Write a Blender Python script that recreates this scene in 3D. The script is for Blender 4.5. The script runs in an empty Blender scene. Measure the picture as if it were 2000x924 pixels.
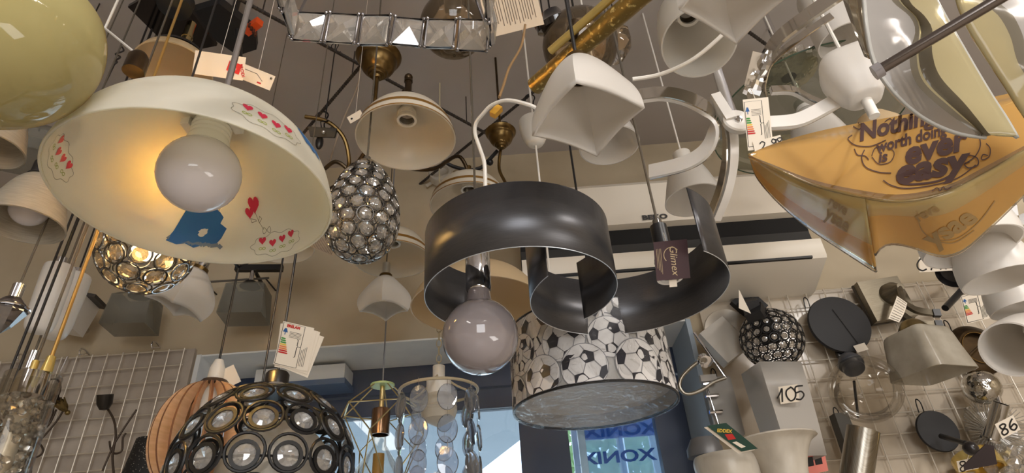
import bpy, bmesh, math, random
from mathutils import Matrix, Vector, Euler
from math import pi, sin, cos, tan, radians as R
random.seed(7)
S = bpy.context.scene
COL = S.collection
# ---------------------------------------------------------------- camera
F = 1163.0
PITCH, ROLL = R(32.0), R(4.2)
EYE = Vector((0, 0, 1.5))
fwd = Vector((0, cos(PITCH), sin(PITCH))); u0 = Vector((0, -sin(PITCH), cos(PITCH))); r0 = Vector((1, 0, 0))
rgt = r0 * cos(ROLL) - u0 * sin(ROLL); upv = u0 * cos(ROLL) + r0 * sin(ROLL)
RC = Matrix((rgt, upv, -fwd)).transposed().to_4x4()
cam = bpy.data.cameras.new('camera'); cam.sensor_width = 36; cam.lens = F / 2000 * 36; cam.clip_start = .02
co = bpy.data.objects.new('camera', cam); COL.objects.link(co)
co.matrix_world = Matrix.Translation(EYE) @ RC
S.camera = co
# ---------------------------------------------------------------- world, lamps, exposure
w = bpy.data.worlds.new('sky'); S.world = w; w.use_nodes = True
nt = w.node_tree; bg = nt.nodes['Background']
sky = nt.nodes.new('ShaderNodeTexSky'); sky.sky_type = 'HOSEK_WILKIE'; sky.turbidity = 7; sky.ground_albedo = .35
sky.sun_direction = Vector((.5, -.6, .62)).normalized()
hz = nt.nodes.new('ShaderNodeMixRGB'); hz.inputs[0].default_value = .45; hz.inputs[2].default_value = (.62, .70, .78, 1)
nt.links.new(sky.outputs[0], hz.inputs[1]); nt.links.new(hz.outputs[0], bg.inputs[0]); bg.inputs[1].default_value = 4.0
def area(loc, sx, sy, e, col, rot=(0, 0, 0)):
    l = bpy.data.lights.new('shop_and_fill_light', 'AREA'); l.shape = 'RECTANGLE'; l.size = sx; l.size_y = sy; l.energy = e; l.color = col
    o = bpy.data.objects.new('shop_and_fill_light', l); COL.objects.link(o); o.location = loc; o.rotation_euler = rot
# fluorescent ceiling tubes of the shop behind the camera
area((.9, -1.3, 3.1), .25, 1.3, 26, (1, .94, .88))
area((2.1, -.6, 3.1), .25, 1.3, 24, (1, .94, .88))
area((-1.5, -1.8, 3.1), .25, 1.3, 6, (1, .94, .88))
area((1.5, -.5, 1.0), .9, .9, 9, (1, .95, .90), (R(180), 0, 0))   # added unseen fill aimed upward to brighten the right ceiling and shades
area((.4, -3.1, 1.9), 1.7, 1.7, 30, (.95, .97, 1), (R(90), 0, 0))   # added mid-height fill from behind the camera, no window there
S.view_settings.view_transform = 'Standard'; S.view_settings.look = 'None'
S.view_settings.exposure = 1.0; S.view_settings.gamma = 1; S.view_settings.use_curve_mapping = False
# ---------------------------------------------------------------- placement helpers
def ray(px, py): return fwd + rgt * ((px - 1000) / F) + upv * ((462 - py) / F)
def P(px, py, d): return EYE + ray(px, py) * d
WY = 1.95
def dY(px, py, Y): return Y / ray(px, py).y
def dZ(px, py, Z): return (Z - 1.5) / ray(px, py).z
def onY(px, py, Y=WY): return P(px, py, dY(px, py, Y))
def onZ(px, py, Z): return P(px, py, dZ(px, py, Z))
CZ = onY(1262, 283).z
T = Matrix.Translation
def RX(a): return Matrix.Rotation(R(a), 4, 'X')
def RY(a): return Matrix.Rotation(R(a), 4, 'Y')
def RZ(a): return Matrix.Rotation(R(a), 4, 'Z')
def SC(x, y, z): return Matrix.Diagonal((x, y, z, 1))
def hangM(px, py, d, yaw=0): return T(P(px, py, d)) @ RZ(yaw)
def camM(px, py, d, rz=0, rx=0, ry=0): return T(P(px, py, d)) @ RC @ RZ(rz) @ RX(rx) @ RY(ry)
WR = Matrix(((1, 0, 0, 0), (0, 0, -1, 0), (0, 1, 0, 0), (0, 0, 0, 1)))
def wallM(px, py, Y, rz=0, rx=0, ry=0): return T(onY(px, py, Y)) @ WR @ RZ(rz) @ RX(rx) @ RY(ry)
def axM(a, b):
    z = (b - a).normalized(); q = z.to_track_quat('Z', 'Y')
    return T(a) @ q.to_matrix().to_4x4()
# ---------------------------------------------------------------- materials
def lin(c): 
    f = lambda x: x / 12.92 if x <= .04045 else ((x + .055) / 1.055) ** 2.4
    return tuple(f(x / 255) for x in c) + (1,)
MT = {}
def mk(name):
    m = bpy.data.materials.new(name); m.use_nodes = True; MT[name] = m
    return m, m.node_tree, m.node_tree.nodes['Principled BSDF']
def noise_col(nt, b, c, c2, scale, det=3, stretch=None, lo=.35, hi=.65):
    tc = nt.nodes.new('ShaderNodeTexCoord'); n = nt.nodes.new('ShaderNodeTexNoise'); n.inputs['Scale'].default_value = scale; n.inputs['Detail'].default_value = det
    src = tc.outputs['Object']
    if stretch:
        mp = nt.nodes.new('ShaderNodeMapping'); mp.inputs['Scale'].default_value = stretch; nt.links.new(src, mp.inputs[0]); src = mp.outputs[0]
    nt.links.new(src, n.inputs['Vector'])
    cr = nt.nodes.new('ShaderNodeValToRGB'); cr.color_ramp.elements[0].position = lo; cr.color_ramp.elements[1].position = hi
    cr.color_ramp.elements[0].color = lin(c); cr.color_ramp.elements[1].color = lin(c2)
    nt.links.new(n.outputs[0], cr.inputs[0]); nt.links.new(cr.outputs[0], b.inputs['Base Color'])
    return n, cr
def plain(name, c, rough=.5, metal=0, c2=None, scale=30, bump=0, stretch=None, coat=0, lo=.35, hi=.65):
    m, nt, b = mk(name)
    b.inputs['Base Color'].default_value = lin(c); b.inputs['Roughness'].default_value = rough; b.inputs['Metallic'].default_value = metal
    if coat: b.inputs['Coat Weight'].default_value = coat; b.inputs['Coat Roughness'].default_value = .05
    n = None
    if c2: n, _ = noise_col(nt, b, c, c2, scale, 4, stretch, lo, hi)
    if bump:
        if n is None:
            tc = nt.nodes.new('ShaderNodeTexCoord'); n = nt.nodes.new('ShaderNodeTexNoise'); n.inputs['Scale'].default_value = scale; nt.links.new(tc.outputs['Object'], n.inputs['Vector'])
        bp = nt.nodes.new('ShaderNodeBump'); bp.inputs['Strength'].default_value = bump; bp.inputs['Distance'].default_value = .002
        nt.links.new(n.outputs[0], bp.inputs['Height']); nt.links.new(bp.outputs[0], b.inputs['Normal'])
    return m
def opal(name, c, tr=.45, rough=.3, c2=None, scale=12, see=0, tc_=None, stretch=None, lo=.35, hi=.65):
    """opal glass: glossy diffuse mixed with light let through"""
    m, nt, b = mk(name)
    b.inputs['Base Color'].default_value = lin(c); b.inputs['Roughness'].default_value = rough
    t = nt.nodes.new('ShaderNodeBsdfTranslucent'); t.inputs[0].default_value = lin(tc_ or c)
    if c2:
        n, cr = noise_col(nt, b, c, c2, scale, 4, stretch, lo, hi)
        if not tc_: nt.links.new(cr.outputs[0], t.inputs[0])
    mx = nt.nodes.new('ShaderNodeMixShader'); mx.inputs[0].default_value = tr
    nt.links.new(b.outputs[0], mx.inputs[1]); nt.links.new(t.outputs[0], mx.inputs[2]); out = mx.outputs[0]
    if see:
        tp = nt.nodes.new('ShaderNodeBsdfTransparent'); m2 = nt.nodes.new('ShaderNodeMixShader'); m2.inputs[0].default_value = see
        nt.links.new(out, m2.inputs[1]); nt.links.new(tp.outputs[0], m2.inputs[2]); out = m2.outputs[0]
    nt.links.new(out, nt.nodes['Material Output'].inputs[0]); return m
def thin(name, tint, refl=1.0, rough=.03, body=None, bw=0):
    """thin clear pane: transparent with fresnel gloss, optional milky body"""
    m, nt, b = mk(name); nt.nodes.remove(b)
    tp = nt.nodes.new('ShaderNodeBsdfTransparent'); tp.inputs[0].default_value = lin(tint)
    g = nt.nodes.new('ShaderNodeBsdfGlossy'); g.inputs['Roughness'].default_value = rough
    fr = nt.nodes.new('ShaderNodeFresnel'); fr.inputs[0].default_value = 1.45
    ml = nt.nodes.new('ShaderNodeMath'); ml.operation = 'MULTIPLY'; ml.inputs[1].default_value = refl; nt.links.new(fr.outputs[0], ml.inputs[0]); ml.use_clamp = True
    base = tp.outputs[0]
    if body:
        d = nt.nodes.new('ShaderNodeBsdfDiffuse'); d.inputs[0].default_value = lin(body)
        tl = nt.nodes.new('ShaderNodeBsdfTranslucent'); tl.inputs[0].default_value = lin(body)
        a = nt.nodes.new('ShaderNodeMixShader'); a.inputs[0].default_value = .5; nt.links.new(d.outputs[0], a.inputs[1]); nt.links.new(tl.outputs[0], a.inputs[2])
        c = nt.nodes.new('ShaderNodeMixShader'); c.inputs[0].default_value = bw; nt.links.new(base, c.inputs[1]); nt.links.new(a.outputs[0], c.inputs[2]); base = c.outputs[0]
    mx = nt.nodes.new('ShaderNodeMixShader'); nt.links.new(ml.outputs[0], mx.inputs[0]); nt.links.new(base, mx.inputs[1]); nt.links.new(g.outputs[0], mx.inputs[2])
    nt.links.new(mx.outputs[0], nt.nodes['Material Output'].inputs[0]); return m
def crystal(name, c, ior=1.6, rough=0):
    m, nt, b = mk(name); nt.nodes.remove(b)
    g = nt.nodes.new('ShaderNodeBsdfGlass'); g.inputs['Color'].default_value = lin(c); g.inputs['IOR'].default_value = ior; g.inputs['Roughness'].default_value = rough
    gl = nt.nodes.new('ShaderNodeBsdfGlossy'); gl.inputs['Roughness'].default_value = .02
    tp = nt.nodes.new('ShaderNodeBsdfTransparent'); tp.inputs[0].default_value = lin(c)
    a = nt.nodes.new('ShaderNodeMixShader'); a.inputs[0].default_value = .26; nt.links.new(g.outputs[0], a.inputs[1]); nt.links.new(gl.outputs[0], a.inputs[2])
    c2 = nt.nodes.new('ShaderNodeMixShader'); c2.inputs[0].default_value = .14; nt.links.new(a.outputs[0], c2.inputs[1]); nt.links.new(tp.outputs[0], c2.inputs[2])
    df = nt.nodes.new('ShaderNodeBsdfDiffuse'); df.inputs[0].default_value = lin(c); c3 = nt.nodes.new('ShaderNodeMixShader'); c3.inputs[0].default_value = .12
    nt.links.new(c2.outputs[0], c3.inputs[1]); nt.links.new(df.outputs[0], c3.inputs[2])
    nt.links.new(c3.outputs[0], nt.nodes['Material Output'].inputs[0]); return m
def glow(name, c, s):
    m, nt, b = mk(name); b.inputs['Emission Color'].default_value = lin(c); b.inputs['Emission Strength'].default_value = s; b.inputs['Base Color'].default_value = lin(c); return m
ceilm = plain('ceiling_plaster', (186, 180, 178), .9, c2=(170, 163, 158), scale=1.3, bump=.15)
wallm = plain('wall_plaster', (186, 172, 148), .9, c2=(172, 157, 132), scale=3, bump=.2)
panelm = plain('panel_board', (182, 172, 160), .35, c2=(160, 150, 140), scale=9)
soffm = plain('soffit_white', (226, 228, 226), .7, c2=(205, 208, 210), scale=4)
navy = plain('navy_frame', (42, 56, 82), .45)
floorm = plain('floor_tile', (172, 160, 144), .5, c2=(150, 138, 124), scale=2)
white = plain('white_enamel', (236, 232, 226), .25, coat=.3)
whitep = plain('white_plastic', (232, 228, 220), .4)
acw = plain('ac_white', (236, 228, 214), .35)
porc = plain('porcelain', (238, 236, 232), .25)
blackp = plain('black_plastic', (22, 22, 24), .35)
blackm = plain('black_matt', (27, 27, 30), .6)
cable = plain('dark_cable', (28, 24, 22), .5)
clearc = thin('clear_cable', (205, 198, 188), 2.0, .1, (150, 140, 125), .55)
goldc = plain('gold_cable', (205, 165, 95), .3, .7)
chrome = plain('chrome', (225, 225, 228), .08, 1)
steel = plain('brushed_steel', (165, 160, 150), .28, 1, c2=(140, 134, 122), scale=20, stretch=(1, 1, 40))
brass = plain('aged_brass', (136, 112, 72), .32, 1, c2=(100, 80, 48), scale=14)
bronze = plain('dark_bronze', (96, 80, 60), .33, .9, c2=(64, 52, 38), scale=14)
gold = plain('polished_gold', (232, 206, 128), .25, .7)
goldleaf = plain('gold_leaf', (236, 214, 140), .35, .5, c2=(140, 116, 60), scale=120, bump=.6, lo=.30, hi=.42)
greym = plain('graphite_band', (92, 92, 95), .36, .75, c2=(84, 84, 87), scale=40, stretch=(1, 1, 30))
edgem = plain('bare_edge', (215, 220, 226), .3, .6)
wirem = plain('grid_wire', (206, 198, 184), .35, .4)
rebar = plain('rebar_steel', (72, 66, 62), .6, .5, c2=(52, 46, 42), scale=60, bump=.3)
paper = plain('paper', (232, 222, 206), .8)
ink = plain('ink_black', (24, 22, 22), .6)
inkr = plain('ink_red', (190, 40, 36), .6)
inkg = plain('ink_green', (60, 140, 60), .6)
inky = plain('ink_yellow', (226, 190, 70), .6)
inko = plain('ink_orange', (222, 130, 70), .6)
inkb = plain('ink_blue', (40, 90, 150), .6)
orange = plain('orange_plastic', (236, 90, 36), .4)
wood = plain('plywood', (220, 182, 142), .55, c2=(206, 166, 124), scale=20, stretch=(1, 1, 6))
woodd = plain('plywood_edge', (120, 78, 50), .7)
opalw = opal('opal_white', (236, 232, 226), .35, .28)
opalg = opal('opal_green_white', (240, 240, 232), .5, .3, c2=(228, 222, 212), scale=7, lo=.4, hi=.75)
frost = opal('frosted_glass', (222, 218, 210), .5, .4, see=.12)
frost2 = opal('frosted_grey', (150, 148, 138), .4, .45, see=.5)
alab = opal('alabaster_glass', (232, 226, 214), .4, .25, c2=(206, 198, 184), scale=16, stretch=(1, 1, .4))
linen = opal('linen_glass', (200, 192, 176), .4, .5, c2=(184, 175, 158), scale=90, stretch=(.4, .4, 5))
cream = opal('cream_glass', (228, 206, 168), .4, .3)
yellowg = opal('yellow_glass', (196, 192, 138), .35, .06, c2=(180, 174, 120), scale=5, tc_=(236, 196, 96))
bulbw = opal('bulb_opal', (226, 220, 222), .15, .06)
clearg = thin('clear_glass', (246, 244, 240), .5, .02)
greeng = thin('greenish_glass', (205, 210, 198), 1.2, .05, (150, 152, 138), .25)
amberg = thin('amber_glass', (252, 240, 222), 1.4, .05, (206, 178, 140), .2)
acryl = thin('clear_acrylic', (240, 234, 220), 1.5, .05, (200, 190, 170), .1)
acryy = thin('yellow_acrylic', (246, 226, 176), .5, .08, (228, 186, 112), .85)
acryc = thin('cream_acrylic', (248, 238, 200), .7, .08, (232, 212, 156), .5)
crys = crystal('cut_crystal', (250, 246, 240))
cryw = crystal('warm_crystal', (252, 236, 204))
brown = plain('brown_print', (62, 34, 30), .5)
ghost = plain('painted_reflection', (150, 122, 76), .6)  # reflection of the script in the acrylic folds, put in as flat colour
winglass = thin('window_glass', (236, 244, 248), 1.0, .01)
# ---------------------------------------------------------------- mesh builder
def smoothp(pts, n=5):
    """Catmull-Rom through points (any dimension)"""
    pts = [Vector(p) for p in pts]; o = []
    for i in range(len(pts) - 1):
        p0 = pts[max(i - 1, 0)]; p1 = pts[i]; p2 = pts[i + 1]; p3 = pts[min(i + 2, len(pts) - 1)]
        for k in range(n):
            t = k / n
            o.append(.5 * ((2 * p1) + (p2 - p0) * t + (2 * p0 - 5 * p1 + 4 * p2 - p3) * t * t + (3 * p1 - p0 - 3 * p2 + p3) * t ** 3))
    o.append(pts[-1]); return o
def shellp(prof, t):
    """profile folded back on itself as a wall t thick"""
    pr = [Vector(p[:2]) for p in prof]; o = []
    for i, p in enumerate(pr):
        a = pr[max(i - 1, 0)]; b = pr[min(i + 1, len(pr) - 1)]; d = (b - a)
        if d.length < 1e-9: continue
        d.normalize(); n = Vector((-d.y, d.x))
        q = p + n * t; q.x = max(q.x, 0.0); o.append(q)
    return [tuple(p) for p in pr] + [tuple(q) for q in reversed(o)] + [tuple(pr[0])]
class MB:
    def __init__(s): s.v = []; s.f = []; s.mi = []; s.m = 0
    def add(s, vs, fs, M=None):
        k = len(s.v)
        for v in vs: s.v.append((M @ Vector(v)) if M else Vector(v))
        for f in fs: s.f.append([i + k for i in f]); s.mi.append(s.m)
        return s
    def lathe(s, prof, n=40, M=None, a0=0, a1=2 * pi, sx=None):
        full = abs(a1 - a0 - 2 * pi) < 1e-6; c = n if full else n + 1; vs = []; fs = []
        for r, z in [tuple(p)[:2] for p in prof]:
            for i in range(c):
                a = a0 + (a1 - a0) * i / n; k = sx(a, z) if sx else 1
                vs.append((r * k * cos(a), r * k * sin(a), z))
        for j in range(len(prof) - 1):
            for i in range(n):
                i2 = (i + 1) % c
                fs.append([j * c + i, j * c + i2, (j + 1) * c + i2, (j + 1) * c + i])
        return s.add(vs, fs, M)
    def cyl(s, r, z0, z1, n=20, M=None, r2=None):
        return s.lathe([(0, z0), (r, z0), (r2 if r2 is not None else r, z1), (0, z1)], n, M)
    def ball(s, r, M=None, n=20, sz=1):
        return s.lathe([(r * sin(pi * i / 12), -r * sz * cos(pi * i / 12)) for i in range(13)], n, M)
    def box(s, x, y, z, M=None):
        x /= 2; y /= 2; z /= 2
        vs = [(a * x, b * y, c * z) for a in (-1, 1) for b in (-1, 1) for c in (-1, 1)]
        return s.add(vs, [[0, 1, 3, 2], [4, 6, 7, 5], [0, 4, 5, 1], [2, 3, 7, 6], [0, 2, 6, 4], [1, 5, 7, 3]], M)
    def tube(s, pts, r, n=8, closed=False, M=None, rect=None):
        pts = [Vector(p) for p in pts]; m = len(pts); vs = []; fs = []; up = None
        for i, p in enumerate(pts):
            a = pts[(i - 1) % m] if (closed or i) else p; b = pts[(i + 1) % m] if (closed or i < m - 1) else p
            t = (b - a).normalized()
            if up is None:
                up = Vector((0, 0, 1)) if abs(t.z) < .9 else Vector((1, 0, 0))
            if rect: up = Vector(rect[2]) if len(rect) > 2 else Vector((0, 0, 1))
            x = t.cross(up)
            if x.length < 1e-5: x = t.orthogonal()
            x.normalize(); y = x.cross(t).normalized()
            if not rect: up = y
            rr = r[i] if isinstance(r, (list, tuple)) else r
            if rect:
                for sx, sy in ((-1, -1), (1, -1), (1, 1), (-1, 1)): vs.append(p + x * sx * rect[0] / 2 + y * sy * rect[1] / 2)
            else:
                for k in range(n): vs.append(p + (x * cos(2 * pi * k / n) + y * sin(2 * pi * k / n)) * rr)
        if rect: n = 4
        for i in range(m if closed else m - 1):
            j = (i + 1) % m
            for k in range(n): fs.append([i * n + k, i * n + (k + 1) % n, j * n + (k + 1) % n, j * n + k])
        if not closed: fs.append(list(range(n))[::-1]); fs.append([(m - 1) * n + k for k in range(n)])
        return s.add(vs, fs, M)
    def prism(s, poly, h, M=None):
        n = len(poly); vs = [(p[0], p[1], 0) for p in poly] + [(p[0], p[1], h) for p in poly]
        fs = [list(range(n))[::-1], list(range(n, 2 * n))] + [[i, (i + 1) % n, n + (i + 1) % n, n + i] for i in range(n)]
        return s.add(vs, fs, M)
    def grid(s, rows, M=None):
        n = len(rows[0]); vs = [v for r in rows for v in r]
        return s.add(vs, [[i * n + j, i * n + j + 1, (i + 1) * n + j + 1, (i + 1) * n + j] for i in range(len(rows) - 1) for j in range(n - 1)], M)
    def stroke(s, pts, w, M=None, z=0):
        pts = [Vector((p[0], p[1], z)) for p in pts]; vs = []
        for i, p in enumerate(pts):
            t = (pts[min(i + 1, len(pts) - 1)] - pts[max(i - 1, 0)]); t.normalize(); nrm = Vector((-t.y, t.x, 0)) * w / 2
            vs += [p + nrm, p - nrm]
        return s.add(vs, [[2 * i, 2 * i + 1, 2 * i + 3, 2 * i + 2] for i in range(len(pts) - 1)], M)
    def mesh(s, name, mats, sharp=38):
        me = bpy.data.meshes.new(name); me.from_pydata([tuple(v) for v in s.v], [], s.f)
        for m in (mats if isinstance(mats, (list, tuple)) else [mats]): me.materials.append(m)
        me.polygons.foreach_set('material_index', s.mi)
        me.polygons.foreach_set('use_smooth', [True] * len(s.f)); me.update()
        bm = bmesh.new(); bm.from_mesh(me); bmesh.ops.remove_doubles(bm, verts=bm.verts, dist=1e-6)
        bmesh.ops.recalc_face_normals(bm, faces=bm.faces); bm.to_mesh(me); bm.free()
        me.set_sharp_from_angle(angle=R(sharp)); return me
    def part(s, name, mats, parent=None, M=None, label=None, sharp=38):
        return link(name, s.mesh(name, mats, sharp), parent, M, label)
def link(name, me, parent=None, M=None, label=None):
    o = bpy.data.objects.new(name, me); COL.objects.link(o)
    if parent: o.parent = parent
    if M is not None: o.matrix_local = M
    if label: o['label'] = label
    return o
def tag(o, label, cat, group=None):
    o['label'] = label; o['category'] = cat
    if group: o['group'] = group
    return o
def thing(name, label, cat, M, group=None):
    o = bpy.data.objects.new(name, None); COL.objects.link(o); o.empty_display_size = .02; o.matrix_world = M
    return tag(o, label, cat, group)
def local(o, pt): return o.matrix_world.inverted() @ pt
def struct(name, mb, m, label=None):
    o = mb.part(name, m); o['kind'] = 'structure'
    if label: o['label'] = label
    return o
def cord(root, z0=0, top=None, r=.002, m=None, name='cord', at=(0, 0)):
    """straight cord from local height z0 up to the ceiling (root upright)"""
    h = (top if top is not None else CZ) - root.matrix_world.translation.z
    return MB().tube([(at[0], at[1], z0), (at[0], at[1], h - .001)], r, 8).part(name, m or cable, root)
def wtube(root, pts, r, m, name='cord', n=8, sm=True):
    p = [local(root, q) for q in pts]
    return MB().tube(smoothp(p, 6) if sm and len(p) > 2 else p, r, n).part(name, m, root)
_tx = {}
def textmesh(txt, size, bold=0, shear=0, space=1):
    c = bpy.data.curves.new('t', 'FONT'); c.body = txt; c.size = size; c.offset = bold; c.shear = shear; c.space_character = space
    c.align_x = 'CENTER'; c.align_y = 'CENTER'; c.resolution_u = 3
    o = bpy.data.objects.new('t', c); COL.objects.link(o); bpy.context.view_layer.update()
    me = bpy.data.meshes.new_from_object(o.evaluated_get(bpy.context.evaluated_depsgraph_get()))
    vs = [v.co.copy() for v in me.vertices]; fs = [list(p.vertices) for p in me.polygons]
    bpy.data.objects.remove(o); bpy.data.meshes.remove(me); return vs, fs
def lettering(root, txt, size, M, m, bold=0, shear=0, name='lettering', sx=1):
    vs, fs = textmesh(txt, size, bold, shear)
    b = MB(); b.add([(v.x * sx, v.y, 0) for v in vs], fs); return b.part(name, m, root, M)
def circ(r, n=24, cx=0, cy=0, a0=0, a1=2 * pi, ry=None):
    return [(cx + r * cos(a0 + (a1 - a0) * i / n), cy + (ry or r) * sin(a0 + (a1 - a0) * i / n)) for i in range(n + 1)]
def sm2(pts, n=5): return [(p.x, p.y) for p in smoothp([(a, b, 0) for a, b in pts], n)]
def sheet(curves, mats_by_band, n=24, per=3):
    """surface through px curves [(px,py,d)...]; one material slot per band between neighbouring curves"""
    cs = []
    for c in curves:
        s_ = smoothp(c, 8); L = [0]
        for i in range(1, len(s_)): L.append(L[-1] + (s_[i].xy - s_[i - 1].xy).length)
        o = []; j = 0
        for k in range(n + 1):
            t = L[-1] * k / n
            while j < len(L) - 2 and L[j + 1] < t: j += 1
            f = (t - L[j]) / max(L[j + 1] - L[j], 1e-9); o.append(s_[j].lerp(s_[j + 1], f))
        cs.append(o)
    b = MB()
    for q in range(len(cs) - 1):
        b.m = mats_by_band[q]
        rows = []
        for k in range(n + 1):
            rows.append([cs[q][k].lerp(cs[q + 1][k], i / per) for i in range(per + 1)])
        b.grid([[P(p.x, p.y, p.z) for p in r] for r in rows])
    return b
def solid(o, t):
    m = o.modifiers.new('thickness', 'SOLIDIFY'); m.thickness = t; m.offset = 0; return o
# ================================================================ the setting
Z0 = onY(700, 672).z; XL = onY(395, 690).x; XR = onY(1347, 657).x; BY = 2.2
def bx(x0, x1, y0, y1, z0, z1): return MB().box(x1 - x0, y1 - y0, z1 - z0, T(((x0 + x1) / 2, (y0 + y1) / 2, (z0 + z1) / 2)))
HW = 3.2
struct('wall_back', MB().box(2 * HW, .25, CZ - Z0, T((0, 2.075, (CZ + Z0) / 2))).box(XL + HW, .25, Z0, T(((XL - HW) / 2, 2.075, Z0 / 2))).box(HW - XR, .25, Z0, T(((XR + HW) / 2, 2.075, Z0 / 2))), wallm)
struct('ceiling', bx(-HW, HW, -HW, 2.2, CZ, CZ + .1), ceilm)
struct('floor', bx(-HW, HW, -HW, 2.2, -.1, 0), floorm)
struct('wall_left', bx(-HW - .1, -HW, -HW, 2.2, 0, CZ), wallm)
struct('wall_right', bx(HW, HW + .1, -HW, 2.2, 0, CZ), wallm)
struct('wall_rear', bx(-HW, HW, -HW - .1, -HW, 0, CZ), wallm)
struct('trim_1', bx(XL, XR, 1.945, 2.2, Z0 - .006, Z0), soffm)
struct('trim_2', bx(XL - .012, XL + .004, 1.94, 2.2, 0, Z0), soffm)
struct('trim_3', bx(XR - .004, XR + .012, 1.94, 2.2, 0, Z0), plain('jamb_blue_grey', (150, 164, 178), .5))
ZH = onY(800, 808, BY).z; ZM = onY(800, 768, BY).z
fr = struct('window_1', bx(XL, XR, 2.19, 2.25, ZM, Z0 - .006), navy)
bx(XL, XR, 2.205, 2.25, ZH, ZM - .004).part('rail', navy, fr)
def stile(p0, p1, y=870): return bx(onY(p0, y, BY).x, onY(p1, y, BY).x, 2.195 + (.008 if p0 in (1064, 1332) else 0), 2.25, .05, ZH)
stile(1016, 1064.5).part('stile', navy, fr); stile(1064, 1112).part('stile', navy, fr)
stile(1288, 1332.5).part('stile', navy, fr); stile(1332, 1392).part('stile', navy, fr)
bx(onY(1110, 870, BY).x, onY(1290, 870, BY).x, 2.222, 2.228, .05, ZH).part('pane', winglass, fr)
bx(XL, onY(1018, 870, BY).x, 2.222, 2.228, .05, ZH).part('pane', winglass, fr)
# outside: canopy over the pavement with a straight edge, pavement
a = onZ(925, 930, 2.55); b = onZ(1018, 858, 2.55); dd = (b - a).normalized()
a2 = a - dd * 4; b2 = b + dd * ((2.27 - b.y) / dd.y)
can = MB().prism([(-8, 2.27), (b2.x, 2.27), (a2.x, a2.y), (-8, a2.y)], .12, T((0, 0, 2.55)))
struct('trim_4', can, plain('canopy_underside', (186, 196, 210), .8, c2=(174, 184, 198), scale=1), 'grey underside of the canopy outside the window')
struct('trim_5', bx(-9, 9, 2.3, 14, -.25, -.15), plain('pavement', (190, 186, 178), .9), 'pavement outside')
# grid panels' backing boards
zt = onY(300, 690).z; 
struct('trim_6', bx(-HW, XL - .02, 1.935, 1.95, 0, zt), panelm, 'grey board behind the left wire grid')
zt2 = onY(1600, 566).z - .01
struct('trim_7', bx(XR + .05, HW, 1.935, 1.95, 0, zt2), plain('panel_board_tile', (196, 184, 166), .16, c2=(176, 164, 148), scale=4), 'glossy board behind the right wire grid')

# duct box under the lintel
o = thing('duct_box', 'grey white box fixed under the lintel above the window', 'box', T(onY(600, 740, 2.1)))
bw = onY(672, 740, 2.1).x - onY(500, 740, 2.1).x
MB().box(bw, .11, .055, T((-.02, .03, .012))).part('cover', plain('duct_white', (206, 208, 208), .5), o)
MB().box(bw + .01, .12, .02, T((-.02, .03, -.026))).part('base_strip', plain('duct_blue_grey', (84, 102, 130), .5), o)
# ---------------------------------------------------------------- wire grids
def wiregrid(name, label, x0, x1, zt, zb, cs, rs, Y, dbl=None):
    t = thing(name, label, 'wire grid', T((x0, Y, zt)))
    vw = MB().tube([(0, 0, .004), (0, 0, zb - zt)], .0021, 6).mesh('vertical_wire', wirem)
    hw = MB().tube([(-.004, 0, 0), (x1 - x0 + .004, 0, 0)], .0021, 6).mesh('horizontal_wire', wirem)
    x = 0; 
    while x < x1 - x0 + .001: link('vertical_wire', vw, t, T((x, 0, 0))); x += cs
    z = 0
    while z > zb - zt: link('horizontal_wire', hw, t, T((0, .004, z))); z -= rs
    return t
GY = 1.915
xr = onY(360, 682, GY).x; zt = onY(360, 682, GY).z; cs = (xr - onY(150, 699, GY).x) / 7; rs = (zt - onY(343.6, 742.5, GY).z) / 2
gl_ = wiregrid('wire_grid', 'white wire grid on the wall at left hung with metal flower lamps', xr - cs * 15, xr, zt, zt - rs * 12, cs, rs, GY)
xl = onY(1462, 578, GY).x; zt = onY(1497, 574, GY).z; cs = (onY(1570, 568, GY).x - onY(1497, 574, GY).x) / 2; rs = (zt - onY(1580, 635, GY).z) / 2 * .98
n1 = 9
wiregrid('wire_grid', 'white wire grid on the wall at right hung with black disk and glass globe lamps', xl, xl + cs * n1, zt, zt - rs * 11, cs, rs, GY)
wiregrid('wire_grid', 'white wire grid at the right edge, right panel behind the bronze dish', xl + cs * n1 + .02, xl + cs * (n1 + 8) + .02, zt, zt - rs * 11, cs, rs, GY)
def ghook(px, py, label):
    t = thing('grid_hook', label, 'hook', T(onY(px, py, 1.92)))
    MB().tube(smoothp([(0, .025, .012), (0, .0, .02), (0, -.02, .016), (0, -.022, .0), (.0, -.014, -.006)], 4), .003, 8).tube([(0, -.014, -.004), (.025, -.012, -.004)], .0022, 6).part('wire', chrome, t)
ghook(163, 694, 'chrome hook on the top wire of the left grid, left of the blue cord')
ghook(303, 680, 'chrome hook on the top wire of the left grid, near its right end')
ghook(43, 705, 'chrome hook on the top wire of the left grid, near the glass cylinder')
ghook(1572, 566, 'chrome hook on the top wire of the right grid above the black disk')
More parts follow.
